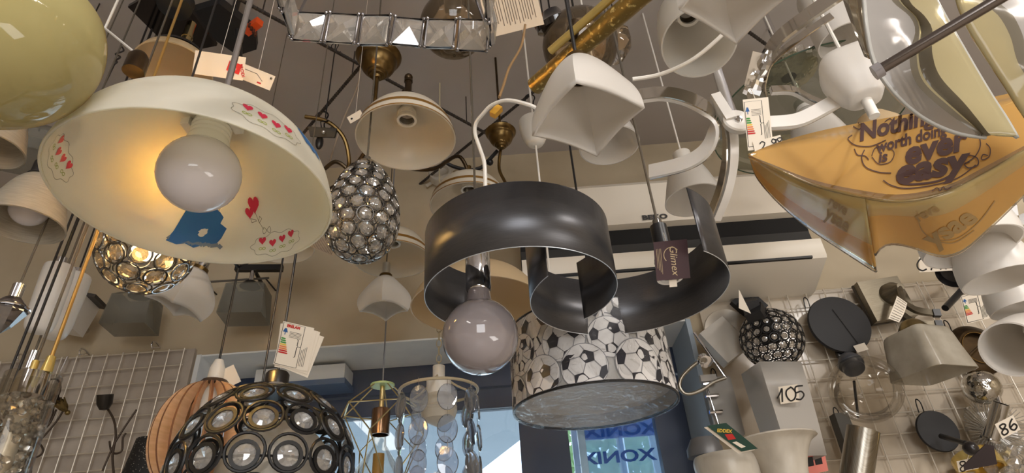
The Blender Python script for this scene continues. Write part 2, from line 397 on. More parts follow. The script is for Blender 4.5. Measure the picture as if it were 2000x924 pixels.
# ---------------------------------------------------------------- air conditioner
AY = 1.75
ax0 = onY(1010, 400, AY).x; ax1 = onY(1612, 490, AY).x; z_ = lambda py: onY(1200, py, AY).z
ac = thing('air_conditioner', 'white wall mounted air conditioner under the ceiling', 'air conditioner', T(((ax0 + ax1) / 2, 1.95, z_(535))))
W2 = (ax1 - ax0); zb = z_(535); k = lambda py: z_(py) - zb
def extr(prof, x0, x1):
    n = len(prof); vs = [(x0, p[0], p[1]) for p in prof] + [(x1, p[0], p[1]) for p in prof]
    return MB().add(vs, [list(range(n)), list(range(n, 2 * n))[::-1]] + [[i, (i + 1) % n, n + (i + 1) % n, n + i] for i in range(n)])
h = W2 / 2
extr([(0, k(350)), (-.17, k(350)), (-.195, k(362)), (-.2, k(439)), (-.17, k(442)), (0, k(442))], -h, h).part('body', acw, ac)
extr([(0, k(442)), (-.172, k(442)), (-.165, k(478)), (0, k(478))], -h, h - .01).part('air_outlet', plain('outlet_black', (8, 8, 10), .8), ac)
extr([(0, k(476)), (-.182, k(474)), (-.186, k(494)), (0, k(496))], -h, h - .02).part('louvre', plain('louvre_grey', (48, 48, 48), .6), ac)
extr([(0, k(496)), (-.2, k(495)), (-.2, k(527)), (-.195, k(532)), (-.05, k(560)), (0, k(560))], -h, h).part('flap', acw, ac)
extr([(-.03, k(534)), (-.203, k(528)), (-.203, k(532)), (-.03, k(538))], -h + .01, h - .05).part('seam', blackp, ac)
M = T(onY(1279, 424, AY - .001)); lettering(ac, 'BEKO', .026, ac.matrix_world.inverted() @ T(onY(1279, 424, AY - .004)) @ WR, plain('dark_grey_print', (60, 60, 62), .4), bold=.0012, sx=1.35)
# ---------------------------------------------------------------- rebar lattice under the ceiling
RZc = CZ - .13
def rod(a, b, label, dz=0):
    p = onZ(*a, RZc + dz); q = onZ(*b, RZc + dz); t = thing('ceiling_rod', label, 'rod', T(p)); v = q - p
    b_ = MB().tube([(0, 0, 0), v], .0052, 8); b_.part('bar', rebar, t)
    n = int(v.length / .011); bb = MB(); M0 = axM(Vector((0, 0, 0)), v)
    for i in range(n): bb.lathe([(.0052, 0), (.0064, .0018), (.0052, .0036)], 8, M0 @ T((0, 0, i * .011)))
    o = bb.part('ribs', rebar, t); o['kind'] = 'stuff'
    for f in (.12, .88):
        MB().tube([v * f, v * f + Vector((0, 0, .13 - dz))], .002, 6).part('hanger', rebar, t)
    return t
rod((430, -22), (960, 266), 'ribbed steel rod under the ceiling running behind the crystal frames to the brass canopy')
rod((712, 120), (540, 322), 'steel rod under the ceiling running down left from the large brass canopy', .012)
rod((1290, -22), (774, 397), 'long steel rod under the ceiling running down to the crystal egg lamp', .012)
rod((1375, 0), (1540, 118), 'ribbed steel rod under the ceiling above the white bell shade with a visible socket')
rod((1640, 62), (1470, 165), 'short steel rod under the ceiling beside the glass dish', .012)
rod((-60, 0), (70, 60), 'steel rod under the ceiling in the upper left corner', .012) if 0 else None
def shook(px, py, label, sc=1, yaw=0, m=None):
    t = thing('s_hook', label, 'hook', T(onZ(px, py, RZc)) @ RZ(yaw) @ SC(sc, sc, sc))
    MB().tube(smoothp([(-.022, 0, -.02), (-.022, 0, .0), (-.008, 0, .016), (.012, 0, .012), (.02, 0, -.004), (.012, 0, -.03), (.012, 0, -.055), (.024, 0, -.07), (.038, 0, -.06)], 5), .0028, 8).part('wire', m or blackp, t)
shook(630, 225, 'black hook over the rod left of the gold banded shade')
shook(984, 243, 'small black hook over the rod beside the smaller brass canopy', .8)
shook(1035, 190, 'small black hook over the rod left of the twisted square shade', .8)
shook(782, 388, 'black hook at the lower end of the long rod beside the crystal egg', .7)
shook(655, 88, 'black wire hook on the ribbed rod below the crystal frames', .5)
# ---------------------------------------------------------------- outside: display case and trees
dcY = 2.62
def oX(px, py=880): return onY(px, py, dcY).x
x0, x1 = oX(1138), oX(1312); zt = onY(1220, 812, dcY).z
dc = thing('display_case', 'tall glass display case with blue lettering standing outside the door', 'display case', T(((x0 + x1) / 2, dcY, 0)))
hw_ = (x1 - x0) / 2
alu = plain('aluminium_post', (196, 200, 204), .35, .3); bluep = plain('blue_print', (24, 84, 168), .4)
for s in (-1, 1):
    for yy in (0, .36): MB().box(.03, .03, zt + .5, T((s * hw_, yy, (zt + .5) / 2 - .15))).part('post', alu, dc)
lb = opal('case_head_blue', (176, 204, 244), .75, .5)
MB().box(2 * hw_, .36, .012, T((0, .18, zt + .06))).part('top_board', lb, dc)
MB().box(2 * hw_ - .03, .012, .15, T((0, 0.005, zt - .015))).part('head_panel', lb, dc)
MB().box(2 * hw_ - .03, .003, 1.2, T((0, .0, zt - .62))).part('pane', thin('case_glass', (225, 235, 245), 1, .03, (190, 214, 240), .35), dc)
MB().cyl(.018, -1.2, 0, 16, T((0, .15, zt + .0))).cyl(.035, -.01, .03, 16, T((0, .15, zt))).part('lamp_tube', chrome, dc)
Mw = lambda px, py: dc.matrix_world.inverted() @ T(onY(px, py, dcY - .006)) @ WR @ SC(-1, 1, 1)
lettering(dc, 'XONIX', .066, Mw(1212, 841), bluep, bold=.002, sx=1.45)
lettering(dc, 'XONIX', .066, Mw(1207, 893), bluep, bold=.002, sx=1.45)
leaf = opal('leaf_green', (140, 168, 122), .5, .6)
def tree(px, py, Y, r, label):
    p = onY(px, py, Y); t = thing('tree', label, 'tree', T((p.x, p.y, -.15)))
    MB().tube([(0, 0, 0), (.02, 0, p.z * .5), (0, 0, p.z)], [.12, .1, .05], 8).part('trunk', plain('bark' + label[:3], (92, 74, 58), .9), t)
    b = MB(); rr = random.Random(px)
    for i in range(900):
        v = Vector((rr.gauss(0, 1), rr.gauss(0, 1), rr.gauss(0, 1))); v = v.normalized() * r * rr.random() ** .4; v.z += p.z + .15
        M = T(v) @ Euler((rr.random() * 6, rr.random() * 6, 0)).to_matrix().to_4x4()
        b.add([(-.09, 0, 0), (0, -.05, .01), (.09, 0, 0), (0, .05, .01)], [[0, 1, 2, 3]], M)
    o = b.part('foliage', leaf, t); o['kind'] = 'stuff'
tree(1180, 915, 7.5, 1.0, 'green leafy tree beyond the display case, left one')
tree(1290, 925, 10.5, .9, 'green leafy tree beyond the display case, right one')
# ================================================================ lamps: builders
def hearts(x, y, s): return [(x + s * .055 * 16 * sin(t) ** 3 / 1, y + s * .055 * (13 * cos(t) - 5 * cos(2 * t) - 2 * cos(3 * t) - cos(4 * t))) for t in [2 * pi * i / 20 for i in range(20)]]
def socket(root, M, m=porc, r=.02, h=.045, name='socket'):
    """E27 holder: skirt, ribs and a dark mouth; mouth towards +z"""
    b = MB().lathe([(0, 0), (r * .8, 0), (r, h * .25)] + [(r * (1 + .05 * (i % 2)), h * (.3 + .06 * i)) for i in range(8)] + [(r * 1.12, h * .8), (r * 1.12, h), (r * .86, h), (r * .84, h * .4), (0, h * .4)], 28, M)
    o = b.part(name, m, root)
    MB().lathe([(r * .8, h * .42)] + [(r * (.83 - .05 * (i % 2)), h * (.45 + .05 * i)) for i in range(10)], 24, M).cyl(r * .25, h * .4, h * .5, 12, M).part('contact', steel, o)
    return o
def globe(root, M, r, m=bulbw, neck=.42, name='bulb'):
    """globe bulb: centre at origin, neck along +z"""
    pr = [(r * sin(pi * (1 - i / 20) * .86 + 0) if 0 else r * sin(a), r * cos(a)) for i in range(17) for a in [pi - i / 16 * (pi - .38)]]
    k = pr[-1]
    pr += [(r * .34, r * 1.05), (r * .31, r * 1.25), (r * .30, r * 1.45)]
    o = MB().lathe([(0, -r)] + pr[1:] + [(0, r * 1.46)], 40, M).part(name, m, root)
    MB().lathe([(r * .29, r * 1.4), (r * .3, r * 1.5), (r * .27, r * 1.55), (r * .3, r * 1.6), (r * .27, r * 1.66), (r * .1, r * 1.75), (0, r * 1.75)], 20, M).part('screw_base', chrome, o)
    return o
BELL = {
 'dome': [(.10, 0), (.32, .05), (.58, .17), (.79, .37), (.93, .65), (1, 1)],
 'cup': [(.18, 0), (.5, .04), (.78, .18), (.93, .42), (1, .8), (.985, 1)],
 'cone': [(.3, 0), (.42, .08), (.55, .3), (.72, .62), (.88, .86), (1, 1)],
 'bell': [(.22, 0), (.42, .06), (.6, .22), (.76, .48), (.9, .78), (1, 1)],
 'tube': [(.5, 0), (.86, .04), (.97, .12), (1, .4), (1, 1)],
}
def shade(root, M, r, L, kind, m, t=.003, name='shade', n=48, label=None):
    pr = smoothp([(a * r, b * L, 0) for a, b in BELL[kind]], 5)
    # local z runs from the neck (0) to the mouth (L)
    return MB().lathe(shellp([(p.x, p.y) for p in pr], t), n, M).part(name, m, root, None, label)
def projy(p):
    v = p - EYE; return 462 - v.dot(upv) / v.dot(fwd) * F
def bell(name, label, cat, a, b, rpx, kind, m, group=None, sock=porc, cap=None, bulb=0, t=.003, capr=.024):
    """shade on its own axis: a, b = (px, py, depth) of the neck and of the mouth centre"""
    B = P(*b)
    if len(a) == 2:            # hangs straight down
        L = .01
        while projy(B + Vector((0, 0, L))) > a[1] and L < .5: L += .002
        A = B + Vector((0, 0, L))
    else: A = P(*a)
    M = axM(A, B); L = (B - A).length; r = rpx * b[2] / F / (1 + ((b[0] - 1000) / F) ** 2) ** .25
    o = thing(name, label, cat, M, group)
    shade(o, Matrix(), r, L, kind, m, t)
    if cap is not None: MB().lathe([(0, -.035), (capr * .7, -.035), (capr, -.03), (capr, -.002), (capr * 1.15, 0), (capr * 1.15, .003), (0, .003)], 28).part('cap', cap, o)
    if sock: socket(o, T((0, 0, .004)), sock, min(.02, r * .35), .042)
    if bulb: globe(o, T((0, 0, L * .45 + bulb * .3)) @ RX(180), bulb)
    return o
def crystal_mesh(r, n=10):
    b = MB(); b.lathe([(0, .42 * r), (.42 * r, .40 * r), (.95 * r, .05 * r), (.95 * r, -.05 * r), (0, -.6 * r)], n)
    return b.mesh('crystal', crys, 10)
def ringed(root, prof, rowz, rr, wire, ringm, cm=None, cr=.62, flat=False, off=0, sub=True, two=0, band=0):
    """rings with crystals set on a surface of revolution; prof(z)->radius"""
    tor = MB().tube(circ3(rr * .97, 22), wire, 6, True)
    if band: tor.lathe([(rr * cr * 1.02, -wire), (rr * (cr + band), -wire), (rr * (cr + band), wire), (rr * cr * 1.02, wire), (rr * cr * 1.02, -wire)], 22, T((0, -rr * (1 - cr - band) * .6 if two else 0, 0)))
    ring = tor.mesh('ring', ringm)
    oc = -rr * (1 - cr - band) * .6 if (two and band) else 0
    b = MB(); M = T((0, oc, 0)); r = rr * cr
    b.lathe([(0, .34 * r), (.55 * r, .26 * r), (1 * r, .05 * r), (1 * r, -.03 * r), (0, -.5 * r)], 12, M)
    c = b.mesh('crystal', cm or crys, 10)
    pins = MB().tube([(-r * 1.5, oc, 0), (-r * .9, oc, 0)], wire * .5, 5).tube([(r * .9, oc, 0), (r * 1.5, oc, 0)], wire * .5, 5).mesh('pin', chrome)
    for q, z in enumerate(rowz):
        R_ = prof(z); e = 1e-3; sl = math.atan2(prof(z - e) - prof(z + e), 2 * e)
        if R_ < rr * .8:
            k = 1
            M = T((0, 0, z)) @ (RX(0) if z > 0 else RX(180)); 
            g = link('ring', ring, root, M); link('crystal', c, g, Matrix()); continue
        k = max(3, int(2 * pi * R_ / (rr * 2.02)))
        for i in range(k):
            a = 2 * pi * (i + .5 * (q % 2)) / k + off
            M = Matrix.Rotation(a, 4, 'Z') @ T((R_, 0, z)) @ Matrix.Rotation(pi / 2 - sl, 4, 'Y') @ RZ(90)
            g = link('ring', ring, root, M); link('crystal', c, g, Matrix())
            if two: link('pin', pins, g, Matrix())
def circ3(r, n=24): return [(r * cos(2 * pi * i / n), r * sin(2 * pi * i / n), 0) for i in range(n)]

# ================================================================ the big painted dome, left
D0 = .80
big = thing('pendant_lamp', 'big white dome glass shade painted with hearts and a blue dress, with globe bulb', 'pendant lamp', hangM(385, 388, D0))
Rb = 254 * D0 / F
prb = [(.05, .80), (.30, .77), (.50, .70), (.70, .58), (.84, .43), (.93, .27), (.98, .11), (1.0, 0), (.985, -.012)]
prb = [(p.x * Rb, p.y * Rb) for p in smoothp([(a, b, 0) for a, b in prb], 5)]
MB().lathe(shellp(prb[::-1], .004)[::1], 96).part('shade', opal('painted_dome_glass', (240, 238, 234), .5, .3, c2=(228, 224, 218), scale=6, stretch=(1, 1, 3), lo=.4, hi=.7, tc_=(250, 246, 222)), big)
def bprof(z):
    for i in range(len(prb) - 1):
        a, b = prb[i], prb[i + 1]
        if b[1] <= z <= a[1]: return a[0] + (b[0] - a[0]) * (a[1] - z) / max(a[1] - b[1], 1e-9)
    return prb[0][0]
def onbig(ang, zf, off):
    z = zf * Rb; r = bprof(z) + off; return Vector((r * cos(ang), r * sin(ang), z))
def paint(root, polys, a0, z0, m, out, name, s=1, fn=onbig, Rr=None, off=None):
    """flat artwork wrapped on the dome; poly coordinates in metres (x along the rim, y up)"""
    Rr = Rr or Rb; b = MB(); off = off if off is not None else (.0008 if out else -.0048)
    for pl in polys:
        n = len(pl); cx = sum(p[0] for p in pl) / n; cy = sum(p[1] for p in pl) / n
        vs = [(cx, cy)] + list(pl); 
        b.add([fn(a0 + (x * (1 if out else 1)) / Rr, z0 + y / Rr, off) for x, y in vs], [[0, i + 1, (i + 1) % n + 1] for i in range(n)])
    return b.part(name, m, root)
pink = plain('paint_pink', (200, 40, 70), .4); pgreen = plain('paint_green', (150, 165, 60), .5); pline = plain('paint_line', (120, 112, 96), .6)
pblue = plain('paint_blue', (22, 92, 150), .4); ppale = plain('paint_pearl', (210, 206, 190), .4)
def strokes(pts, w): 
    o = []
    for i in range(len(pts) - 1):
        a = Vector(pts[i]); b = Vector(pts[i + 1]); n = (b - a); 
        if n.length < 1e-9: continue
        n = Vector((-n.y, n.x)).normalized() * w / 2; o.append([tuple(a + n), tuple(b + n), tuple(b - n), tuple(a - n)])
    return o
def flowers(a0, z0, out, n=4, dx=.019, dy=-.003, s=.0085, fl=1):
    hp, gp = [], []
    for i in range(n):
        x = (i - (n - 1) / 2) * dx; y = dy * ((i * 7) % 3 - 1) 
        hp.append([(x + (p[0] - x) , p[1]) for p in hearts(x, y + .006 * fl, s * .9)])
        for q in (-1, 1): gp += strokes([(x + q * .003 + .0028 * cos(t), y - .007 * fl + .002 * sin(t)) for t in [2 * pi * k / 8 for k in range(9)]], .0009)
    cl = [(dx * n * .62 * cos(t) * (1 + .05 * cos(9 * t)), .018 * sin(t) * (1 + .12 * cos(9 * t))) for t in [2 * pi * k / 60 for k in range(61)]]
    paint(big, hp, a0, z0, pink, out, 'painted_heart'); paint(big, gp, a0, z0, pgreen, out, 'painted_leaf'); paint(big, strokes(cl, .0006), a0, z0, pline, out, 'painted_cloud')
# azimuth: +x is right in the picture, +y away from the camera (towards the bottom of the picture)
flowers(R(-38), .16, True); flowers(R(74), .13, False); flowers(R(205), .16, False, fl=1); flowers(R(150), .2, True)
dress = [(-.028, .030), (-.006, .040), (.020, .034), (.030, -.004), (.036, -.020), (.022, -.022), (.012, -.018), (.0, -.022), (-.012, -.016), (-.026, -.016), (-.034, -.004), (-.040, .010), (-.030, .016), (-.034, .024)]
A0, ZA = R(119), .27
paint(big, [[(x * 1.15, y * 1.1 - .006) for x, y in dress]], A0, ZA, pblue, False, 'painted_dress', off=-.0052)
fr_ = [(x * 1.3, -.026 + .005 * abs(sin(i * 1.2))) for i, x in enumerate([-.032 + .0045 * k for k in range(15)])]
paint(big, strokes(fr_, .006), A0, ZA, plain('paint_grey_blue', (110, 124, 140), .5), False, 'painted_ruffle', off=-.0056)
paint(big, [[(-.004 + .008 * cos(t), .006 + .014 * sin(t)) for t in [2 * pi * k / 16 for k in range(16)]], [(.0 + .006 * cos(t), -.006 + .006 * sin(t)) for t in [2 * pi * k / 12 for k in range(12)]]], A0 - .04, ZA, ppale, False, 'painted_sleeve', off=-.0058)
paint(big, sum([strokes([(-.036 + .014 * cos(t) * q, .034 + .009 * sin(t) * q) for t in [5.2 * k / 14 for k in range(15)]], .0008) for q in (1, .7, .4)], []), A0 + .1, ZA, pline, False, 'painted_curls', off=-.0056)
A1 = R(86)
paint(big, [hearts(.0, .024, .014), hearts(.011, .014, .010)], A1, .33, pink, False, 'painted_heart', off=-.0105)
paint(big, sum([strokes(q, .0008) for q in ([(0, .014), (-.006, 0), (-.014, -.012)], [(-.002, .002), (.008, 0), (.01, .006), (-.001, .003)], [(-.006, -.002), (-.012, .004), (-.008, .008), (-.005, 0)], [(-.02 + .008 * cos(t), -.014 + .005 * sin(2 * t)) for t in [2 * pi * k / 16 for k in range(17)]])], []), A1, .33, pline, False, 'painted_stem', off=-.010)
paint(big, [[(x * .9, y * .5) for x, y in dress]], R(215), .3, pblue, True, 'painted_dress'); paint(big, [[(x * .6, y * .9) for x, y in dress]], R(-12), .32, pblue, True, 'painted_dress')
brl = P(390, 340, .815); bl = local(big, brl); br = 76 * .815 / F
globe(big, T((bl.x, bl.y, bl.z)), br)
socket(big, T((bl.x, bl.y, bl.z + br * 1.95)) @ RX(180), porc, .026, .062)
MB().box(.012, .03, .016, T((bl.x + .033, bl.y, bl.z + br * 1.7))).box(.012, .03, .016, T((bl.x - .033, bl.y, bl.z + br * 1.7))).part('clamp', porc, big)
top = .80 * Rb
MB().lathe([(0, top - .0), (Rb * .30, top + .006), (Rb * .30, top + .012), (.04, top + .03), (.014, top + .045), (0, top + .045)], 40).part('canopy_cap', bronze, big)
MB().tube([(.0, 0, top + .04), (0, 0, CZ - P(368, 357, D0).z)], .005, 10).part('stem', chrome, big)

# ================================================================ yellow bowl, upper left corner
yb = thing('pendant_lamp', 'large glossy yellow glass bowl cropped by the upper left corner', 'pendant lamp', hangM(-14, 66, .62))
Ry = 178 * .62 / F
MB().lathe(shellp([(Ry * sin(a), -Ry * cos(a)) for a in [pi * .62 * i / 28 for i in range(29)]], -.004), 64).part('bowl', yellowg, yb)
cord(yb, Ry * .3, r=.004)
MB().cyl(.02, Ry * .05, Ry * .35, 20).part('bulb_holder', bronze, yb)

# ================================================================ black double ring lamp
DR = .95
rg = thing('pendant_lamp', 'dark grey metal band lamp of two interlocking open rings with a globe bulb', 'pendant lamp', hangM(1018, 578, DR))
Rr = 187 * DR / F; HB = .112
def arc(cx, cy, r, a0, a1, n=64): return [(cx + r * cos(R(a0 + (a1 - a0) * i / n)), cy + r * sin(R(a0 + (a1 - a0) * i / n))) for i in range(n + 1)]
c2 = local(rg, P(1232, 592, DR)); 
def band(root, pts, z0, z1, name):
    b = MB(); b.grid([[(x, y, z0) for x, y in pts], [(x, y, z1) for x, y in pts]]); o = b.part(name, greym, root); solid(o, .0016)
    MB().tube([(x, y, z0 - .0003) for x, y in pts], .0007, 6).part('cut_edge', edgem, o)
    MB().tube([(x, y, z1) for x, y in pts], .0009, 6).part('cut_edge', greym, o)
    return o
R2 = 195 * DR / F
cy2 = c2.y
CTR2 = (c2.x, 0.02)
band(rg, arc(0, 0, Rr, 128, 405), 0, HB, 'left_band'.replace('left_', ''))
band(rg, arc(c2.x, -.0, R2, -222, 48), 0, HB, 'band') if 0 else band(rg, arc(CTR2[0], CTR2[1], R2, 214, -55), -.004, HB - .004, 'band')
lb_ = local(rg, P(938, 657, DR - .01)); r_ = 74 * DR / F
globe(rg, T((lb_.x, lb_.y, lb_.z)), r_, thin('pearl_bulb', (235, 230, 230), 2.0, .03, (214, 204, 206), .72))
zs = lb_.z + r_ * 1.3
MB().lathe([(.019, zs), (.021, zs + .003), (.021, zs + .075), (.019, zs + .078), (0, zs + .078)], 32, T((lb_.x, lb_.y, 0))).lathe([(.019, zs), (.017, zs + .06), (0, zs + .06)], 32, T((lb_.x, lb_.y, 0))).part('lamp_holder', chrome, rg)
MB().tube([(lb_.x, lb_.y, zs + .07), (lb_.x, lb_.y, CZ - rg.location.z - .001)], .0022, 8).part('cord', clearc, rg)
l2 = local(rg, P(1309, 545, DR)); 
socket(rg, T((l2.x, l2.y, l2.z + .05)) @ RX(180), porc, .0185, .05)
MB().cyl(.014, 0, .05, 24, T((l2.x, l2.y, l2.z + .05))).part('lamp_holder', blackp, rg)
MB().cyl(.008, .04, .062, 12, T((l2.x, l2.y, l2.z + .05))).part('cord_grip', clearc, rg)
MB().tube([(l2.x, l2.y, l2.z + .11), (l2.x, l2.y, CZ - rg.location.z - .001)], .0024, 8).part('cord', clearc, rg)
for q, (px, py) in enumerate(((1131, 340), (1065, 350))):
    pass
MB().box(Rr * 1.9, .012, .003, T((.0, .0, HB * .96))).part('cross_bar', greym, rg) if 0 else None
# hang tag on the right holder
tg = thing('hang_tag', 'dark maroon hang tag with gold script on the double ring lamp', 'label', camM(1312, 508, DR - .035, 5, 0, 0))
s_ = (DR - .035) / F
MB().box(66 * s_, 76 * s_, .0012).part('card', plain('maroon_card', (66, 40, 46), .5), tg)
gi = plain('gold_ink', (200, 178, 140), .4)
lettering(tg, 'Glimex', 20 * s_, T((4 * s_, 0, .001)) @ RZ(-88), gi, shear=.3)
bb = MB(); bb.stroke(circ(15 * s_, 20, 0, 6 * s_, .6, 3.9), 1.4 * s_, T((0, 4 * s_, .0011)))
for i in range(4): bb.stroke([(-20 * s_ - i * 2.8 * s_, 24 * s_), (-20 * s_ - i * 2.8 * s_, (-26 + 4 * i) * s_)], .7 * s_, T((0, 0, .001)))
bb.part('print', gi, tg)
MB().box(15 * s_, 14 * s_, .0005, T((0, -46 * s_, -.004))).part('paper_strip', paper, tg)
MB().tube([(-8 * s_, 36 * s_, 0), local(tg, P(1296, 455, DR))], .0006, 5).part('string', paper, tg)
# ================================================================ crystal balls
ZF = P(480, 190, 1.0).z
eg = thing('pendant_lamp', 'egg shaped chrome pendant of wire rings and crystals, hanging clear of the domes', 'crystal pendant', hangM(709, 408, 1.28))
ks = 1.28 / F; a_, b_ = 68 * ks, 112 * ks
def egg(z):
    u = max(-.999, min(.999, z / b_)); return a_ * math.sqrt(1 - u * u) * (1 - .22 * u)
rz_ = [b_ * math.sin(t) for t in [R(x) for x in (-86, -62, -44, -29, -15, -2, 11, 24, 38, 54)]]
ringed(eg, egg, rz_, 15.6 * ks, .0016, plain('ring_chrome', (120, 118, 116), .2, 1), cr=.70)
MB().lathe([(0, b_ * 1.02), (.012, b_ * 1.02), (24 * ks, b_ * .96), (34 * ks, b_ * .8), (36 * ks, b_ * .72), (34 * ks, b_ * .72), (20 * ks, b_ * .92), (0, b_ * .98)], 32).part('cap', chrome, eg)
MB().cyl(.008, b_ * 1.0, b_ * 1.0 + .018, 14).part('cord_grip', clearc, eg)
MB().cyl(.016, b_ * .35, b_ * .95, 16).part('lamp_holder', chrome, eg)
cord(eg, b_ * 1.05, r=.0024, m=clearc)
cb = thing('pendant_lamp', 'lit round crystal pendant half hidden under the big painted dome', 'crystal pendant', hangM(287, 488, 1.12))
kb = 1.12 / F; rb_ = 84 * kb
ringed(cb, lambda z: math.sqrt(max(rb_ ** 2 - z * z, 1e-9)), [rb_ * sin(R(x)) for x in (-88, -58, -34, -10, 14, 38, 62)], 20 * kb, .0018, MT['ring_chrome'], cryw, cr=.68, off=.2)
globe(cb, T((0, 0, .005)), .026, glow('lit_bulb', (255, 224, 170), 4))
MB().cyl(.018, rb_ * .75, rb_ * 1.1, 20).part('cap', chrome, cb)
cord(cb, rb_ * 1.1, r=.002, top=ZF)
wb = thing('wall_lamp', 'black wall lamp ball with round crystals above the frosted square vase', 'wall lamp', T(P(1507, 662, 1.80)))
kw = 1.80 / F; rw = 58 * kw
MB().lathe([(rw * .93 * sin(a), rw * .93 * cos(a)) for a in [pi * i / 20 for i in range(21)]], 32).part('liner', plain('pale_liner', (150, 146, 138), .5), wb) if 0 else None
ringed(wb, lambda z: math.sqrt(max(rw ** 2 - z * z, 1e-9)), [rw * sin(R(x)) for x in range(-84, 85, 17)], 8.6 * kw, .0018, blackp, cr=.62)
p0 = local(wb, P(1470, 603, 1.78)); p1 = local(wb, onY(1462, 596, 1.925))
MB().box(.085, .09, .03, T(p1) @ RX(90) @ RZ(35)).part('back_plate', blackm, wb)
MB().tube([p1, p0], 1, rect=(.045, .045)).part('arm', blackm, wb)
MB().tube([p0, (0, 0, 0)], 1, rect=(.05, .05)).part('arm', blackm, wb)
MB().add([(0, 0, 0), (.03, .0, -.02), (.012, -.01, .055)], [[0, 1, 2]], T(local(wb, P(1443, 602, 1.72)))).part('paper_tag', paper, wb)
# ---------------------------------------------------------------- big black crystal dome, bottom
bd = thing('pendant_lamp', 'big black openwork dome pendant with large round crystals, at the bottom left of centre', 'crystal pendant', hangM(513, 925, 1.0))
kd = 1 / F; rd = 170 * kd
ringed(bd, lambda z: math.sqrt(max(rd ** 2 - z * z, 1e-9)) * 1.0, [rd * sin(R(x)) for x in (-22, 1, 24, 47, 68)], 34 * kd, .0025, plain('satin_black', (18, 18, 20), .5), crystal('bright_crystal', (255, 255, 255)), cr=.56, two=1, band=.2, off=.1)
for zz in (.985,): MB().lathe([(.0, rd * .985), (.03, rd * .98), (.05, rd * .95), (.05, rd * .94), (.0, rd * .97)], 32).part('top_plate', blackp, bd)
MB().lathe([(.021, rd * .97), (.021, rd * 1.17), (.018, rd * 1.2), (0, rd * 1.2)], 28).part('cap', blackp, bd)
MB().tube(circ3(rd * .99, 60), .002, 6, True, T((0, 0, -rd * .02))).part('hoop', blackp, bd)
MB().lathe(shellp([(p[0] * .62, p[1] * .62) for p in [(rd * sin(a), rd * cos(a)) for a in [pi * .55 * i / 16 for i in range(17)]]], .003), 40, T((0.02, 0, -.01))).part('inner_shade', opal('inner_frosted', (226, 220, 208), .4, .4), bd)
cord(bd, rd * 1.18, r=.0026, m=blackp, top=ZF)
tl = thing('label_stack', 'fan of cream energy labels clipped to the cord of the black crystal dome', 'label', camM(574, 676, .93, -13))
k = .93 / F
def elabel(root, w, h, k, M=Matrix(), head='', bars=((inkg, 3), (inky, 1), (inko, 2), (inkr, 2)), paperm=None):
    """energy label artwork: frame, lamp sign, colour bars, bracket, small print"""
    t = MB(); f = []
    X, Y = -w / 2, -h / 2
    t.stroke([(X + 2 * k, Y + 2 * k), (X + w * .72, Y + 2 * k), (X + w * .72, -Y - 2 * k), (X + 2 * k, -Y - 2 * k), (X + 2 * k, Y + 2 * k)], 1.1 * k, M)
    for i in range(5): t.stroke([(X + w * .28, h * (.3 - .03 * i)), (X + w * .66, h * (.3 - .03 * i))], .7 * k, M)
    for i in range(4): t.stroke([(w * (.27 + .05 * i), -h * .42), (w * (.27 + .05 * i), h * (-.05 + .03 * i))], .8 * k, M)
    br = [(.06, .16), (.10, .15), (.10, .02), (.14, 0), (.10, -.02), (.10, -.24), (.06, -.25)]
    t.stroke([(w * (a), h * b) for a, b in br], 1.5 * k, M)
    t.stroke([(w * .16, 0), (w * .22, 0)], 1 * k, M)
    t.part('print', ink, root)
    MB().add([(X + w * .06, h * .27, 0), (X + w * .22, h * .27, 0), (X + w * .17, h * .36, 0), (X + w * .11, h * .36, 0)], [[0, 1, 2, 3]], M).stroke([(X + w * .14, h * .21), (X + w * .14, h * .27)], 1.6 * k, M).part('lamp_sign', inkb, root)
    y = h * .14; j = 0
    for m, n in bars:
        b = MB()
        for i in range(n):
            L = w * (.12 + .022 * j); b.add([(X + w * .06, y, 0), (X + w * .06 + L, y, 0), (X + w * .06 + L + h * .02, y - h * .017, 0), (X + w * .06 + L, y - h * .034, 0), (X + w * .06, y - h * .034, 0)], [[0, 1, 2, 3, 4]], M); y -= h * .046; j += 1
        b.part('energy_bars', m, root)
    if head: lettering(root, head, h * .085, M @ T((-w * .14, h * .42, 0)), inkr, bold=.0004 if k > .0005 else 0)
for i, (dx, dy, r) in enumerate(((0, 0, 0), (14, -3, -4), (22, -8, -9), (-3, -4, 5))):
    s_ = MB().box((62 if i else 62) * k, 86 * k, .0006, T((dx * k * .7, dy * k, -.0012 * i)) @ RZ(r)); s_.part('card', paper, tl)
elabel(tl, 62 * k, 86 * k, k, T((0, 0, .0005)), 'ERELAM')
MB().box(26 * k, 80 * k, .0004, T((24 * k, -2 * k, -.0002))).part('card', paper, tl)
c2_ = thing('cord', 'thin black cord ending behind the black crystal dome, left of the label fan', 'cord', hangM(512, 752, 1.22))
cord(c2_, -.03, r=.0024, m=blackp, top=ZF)
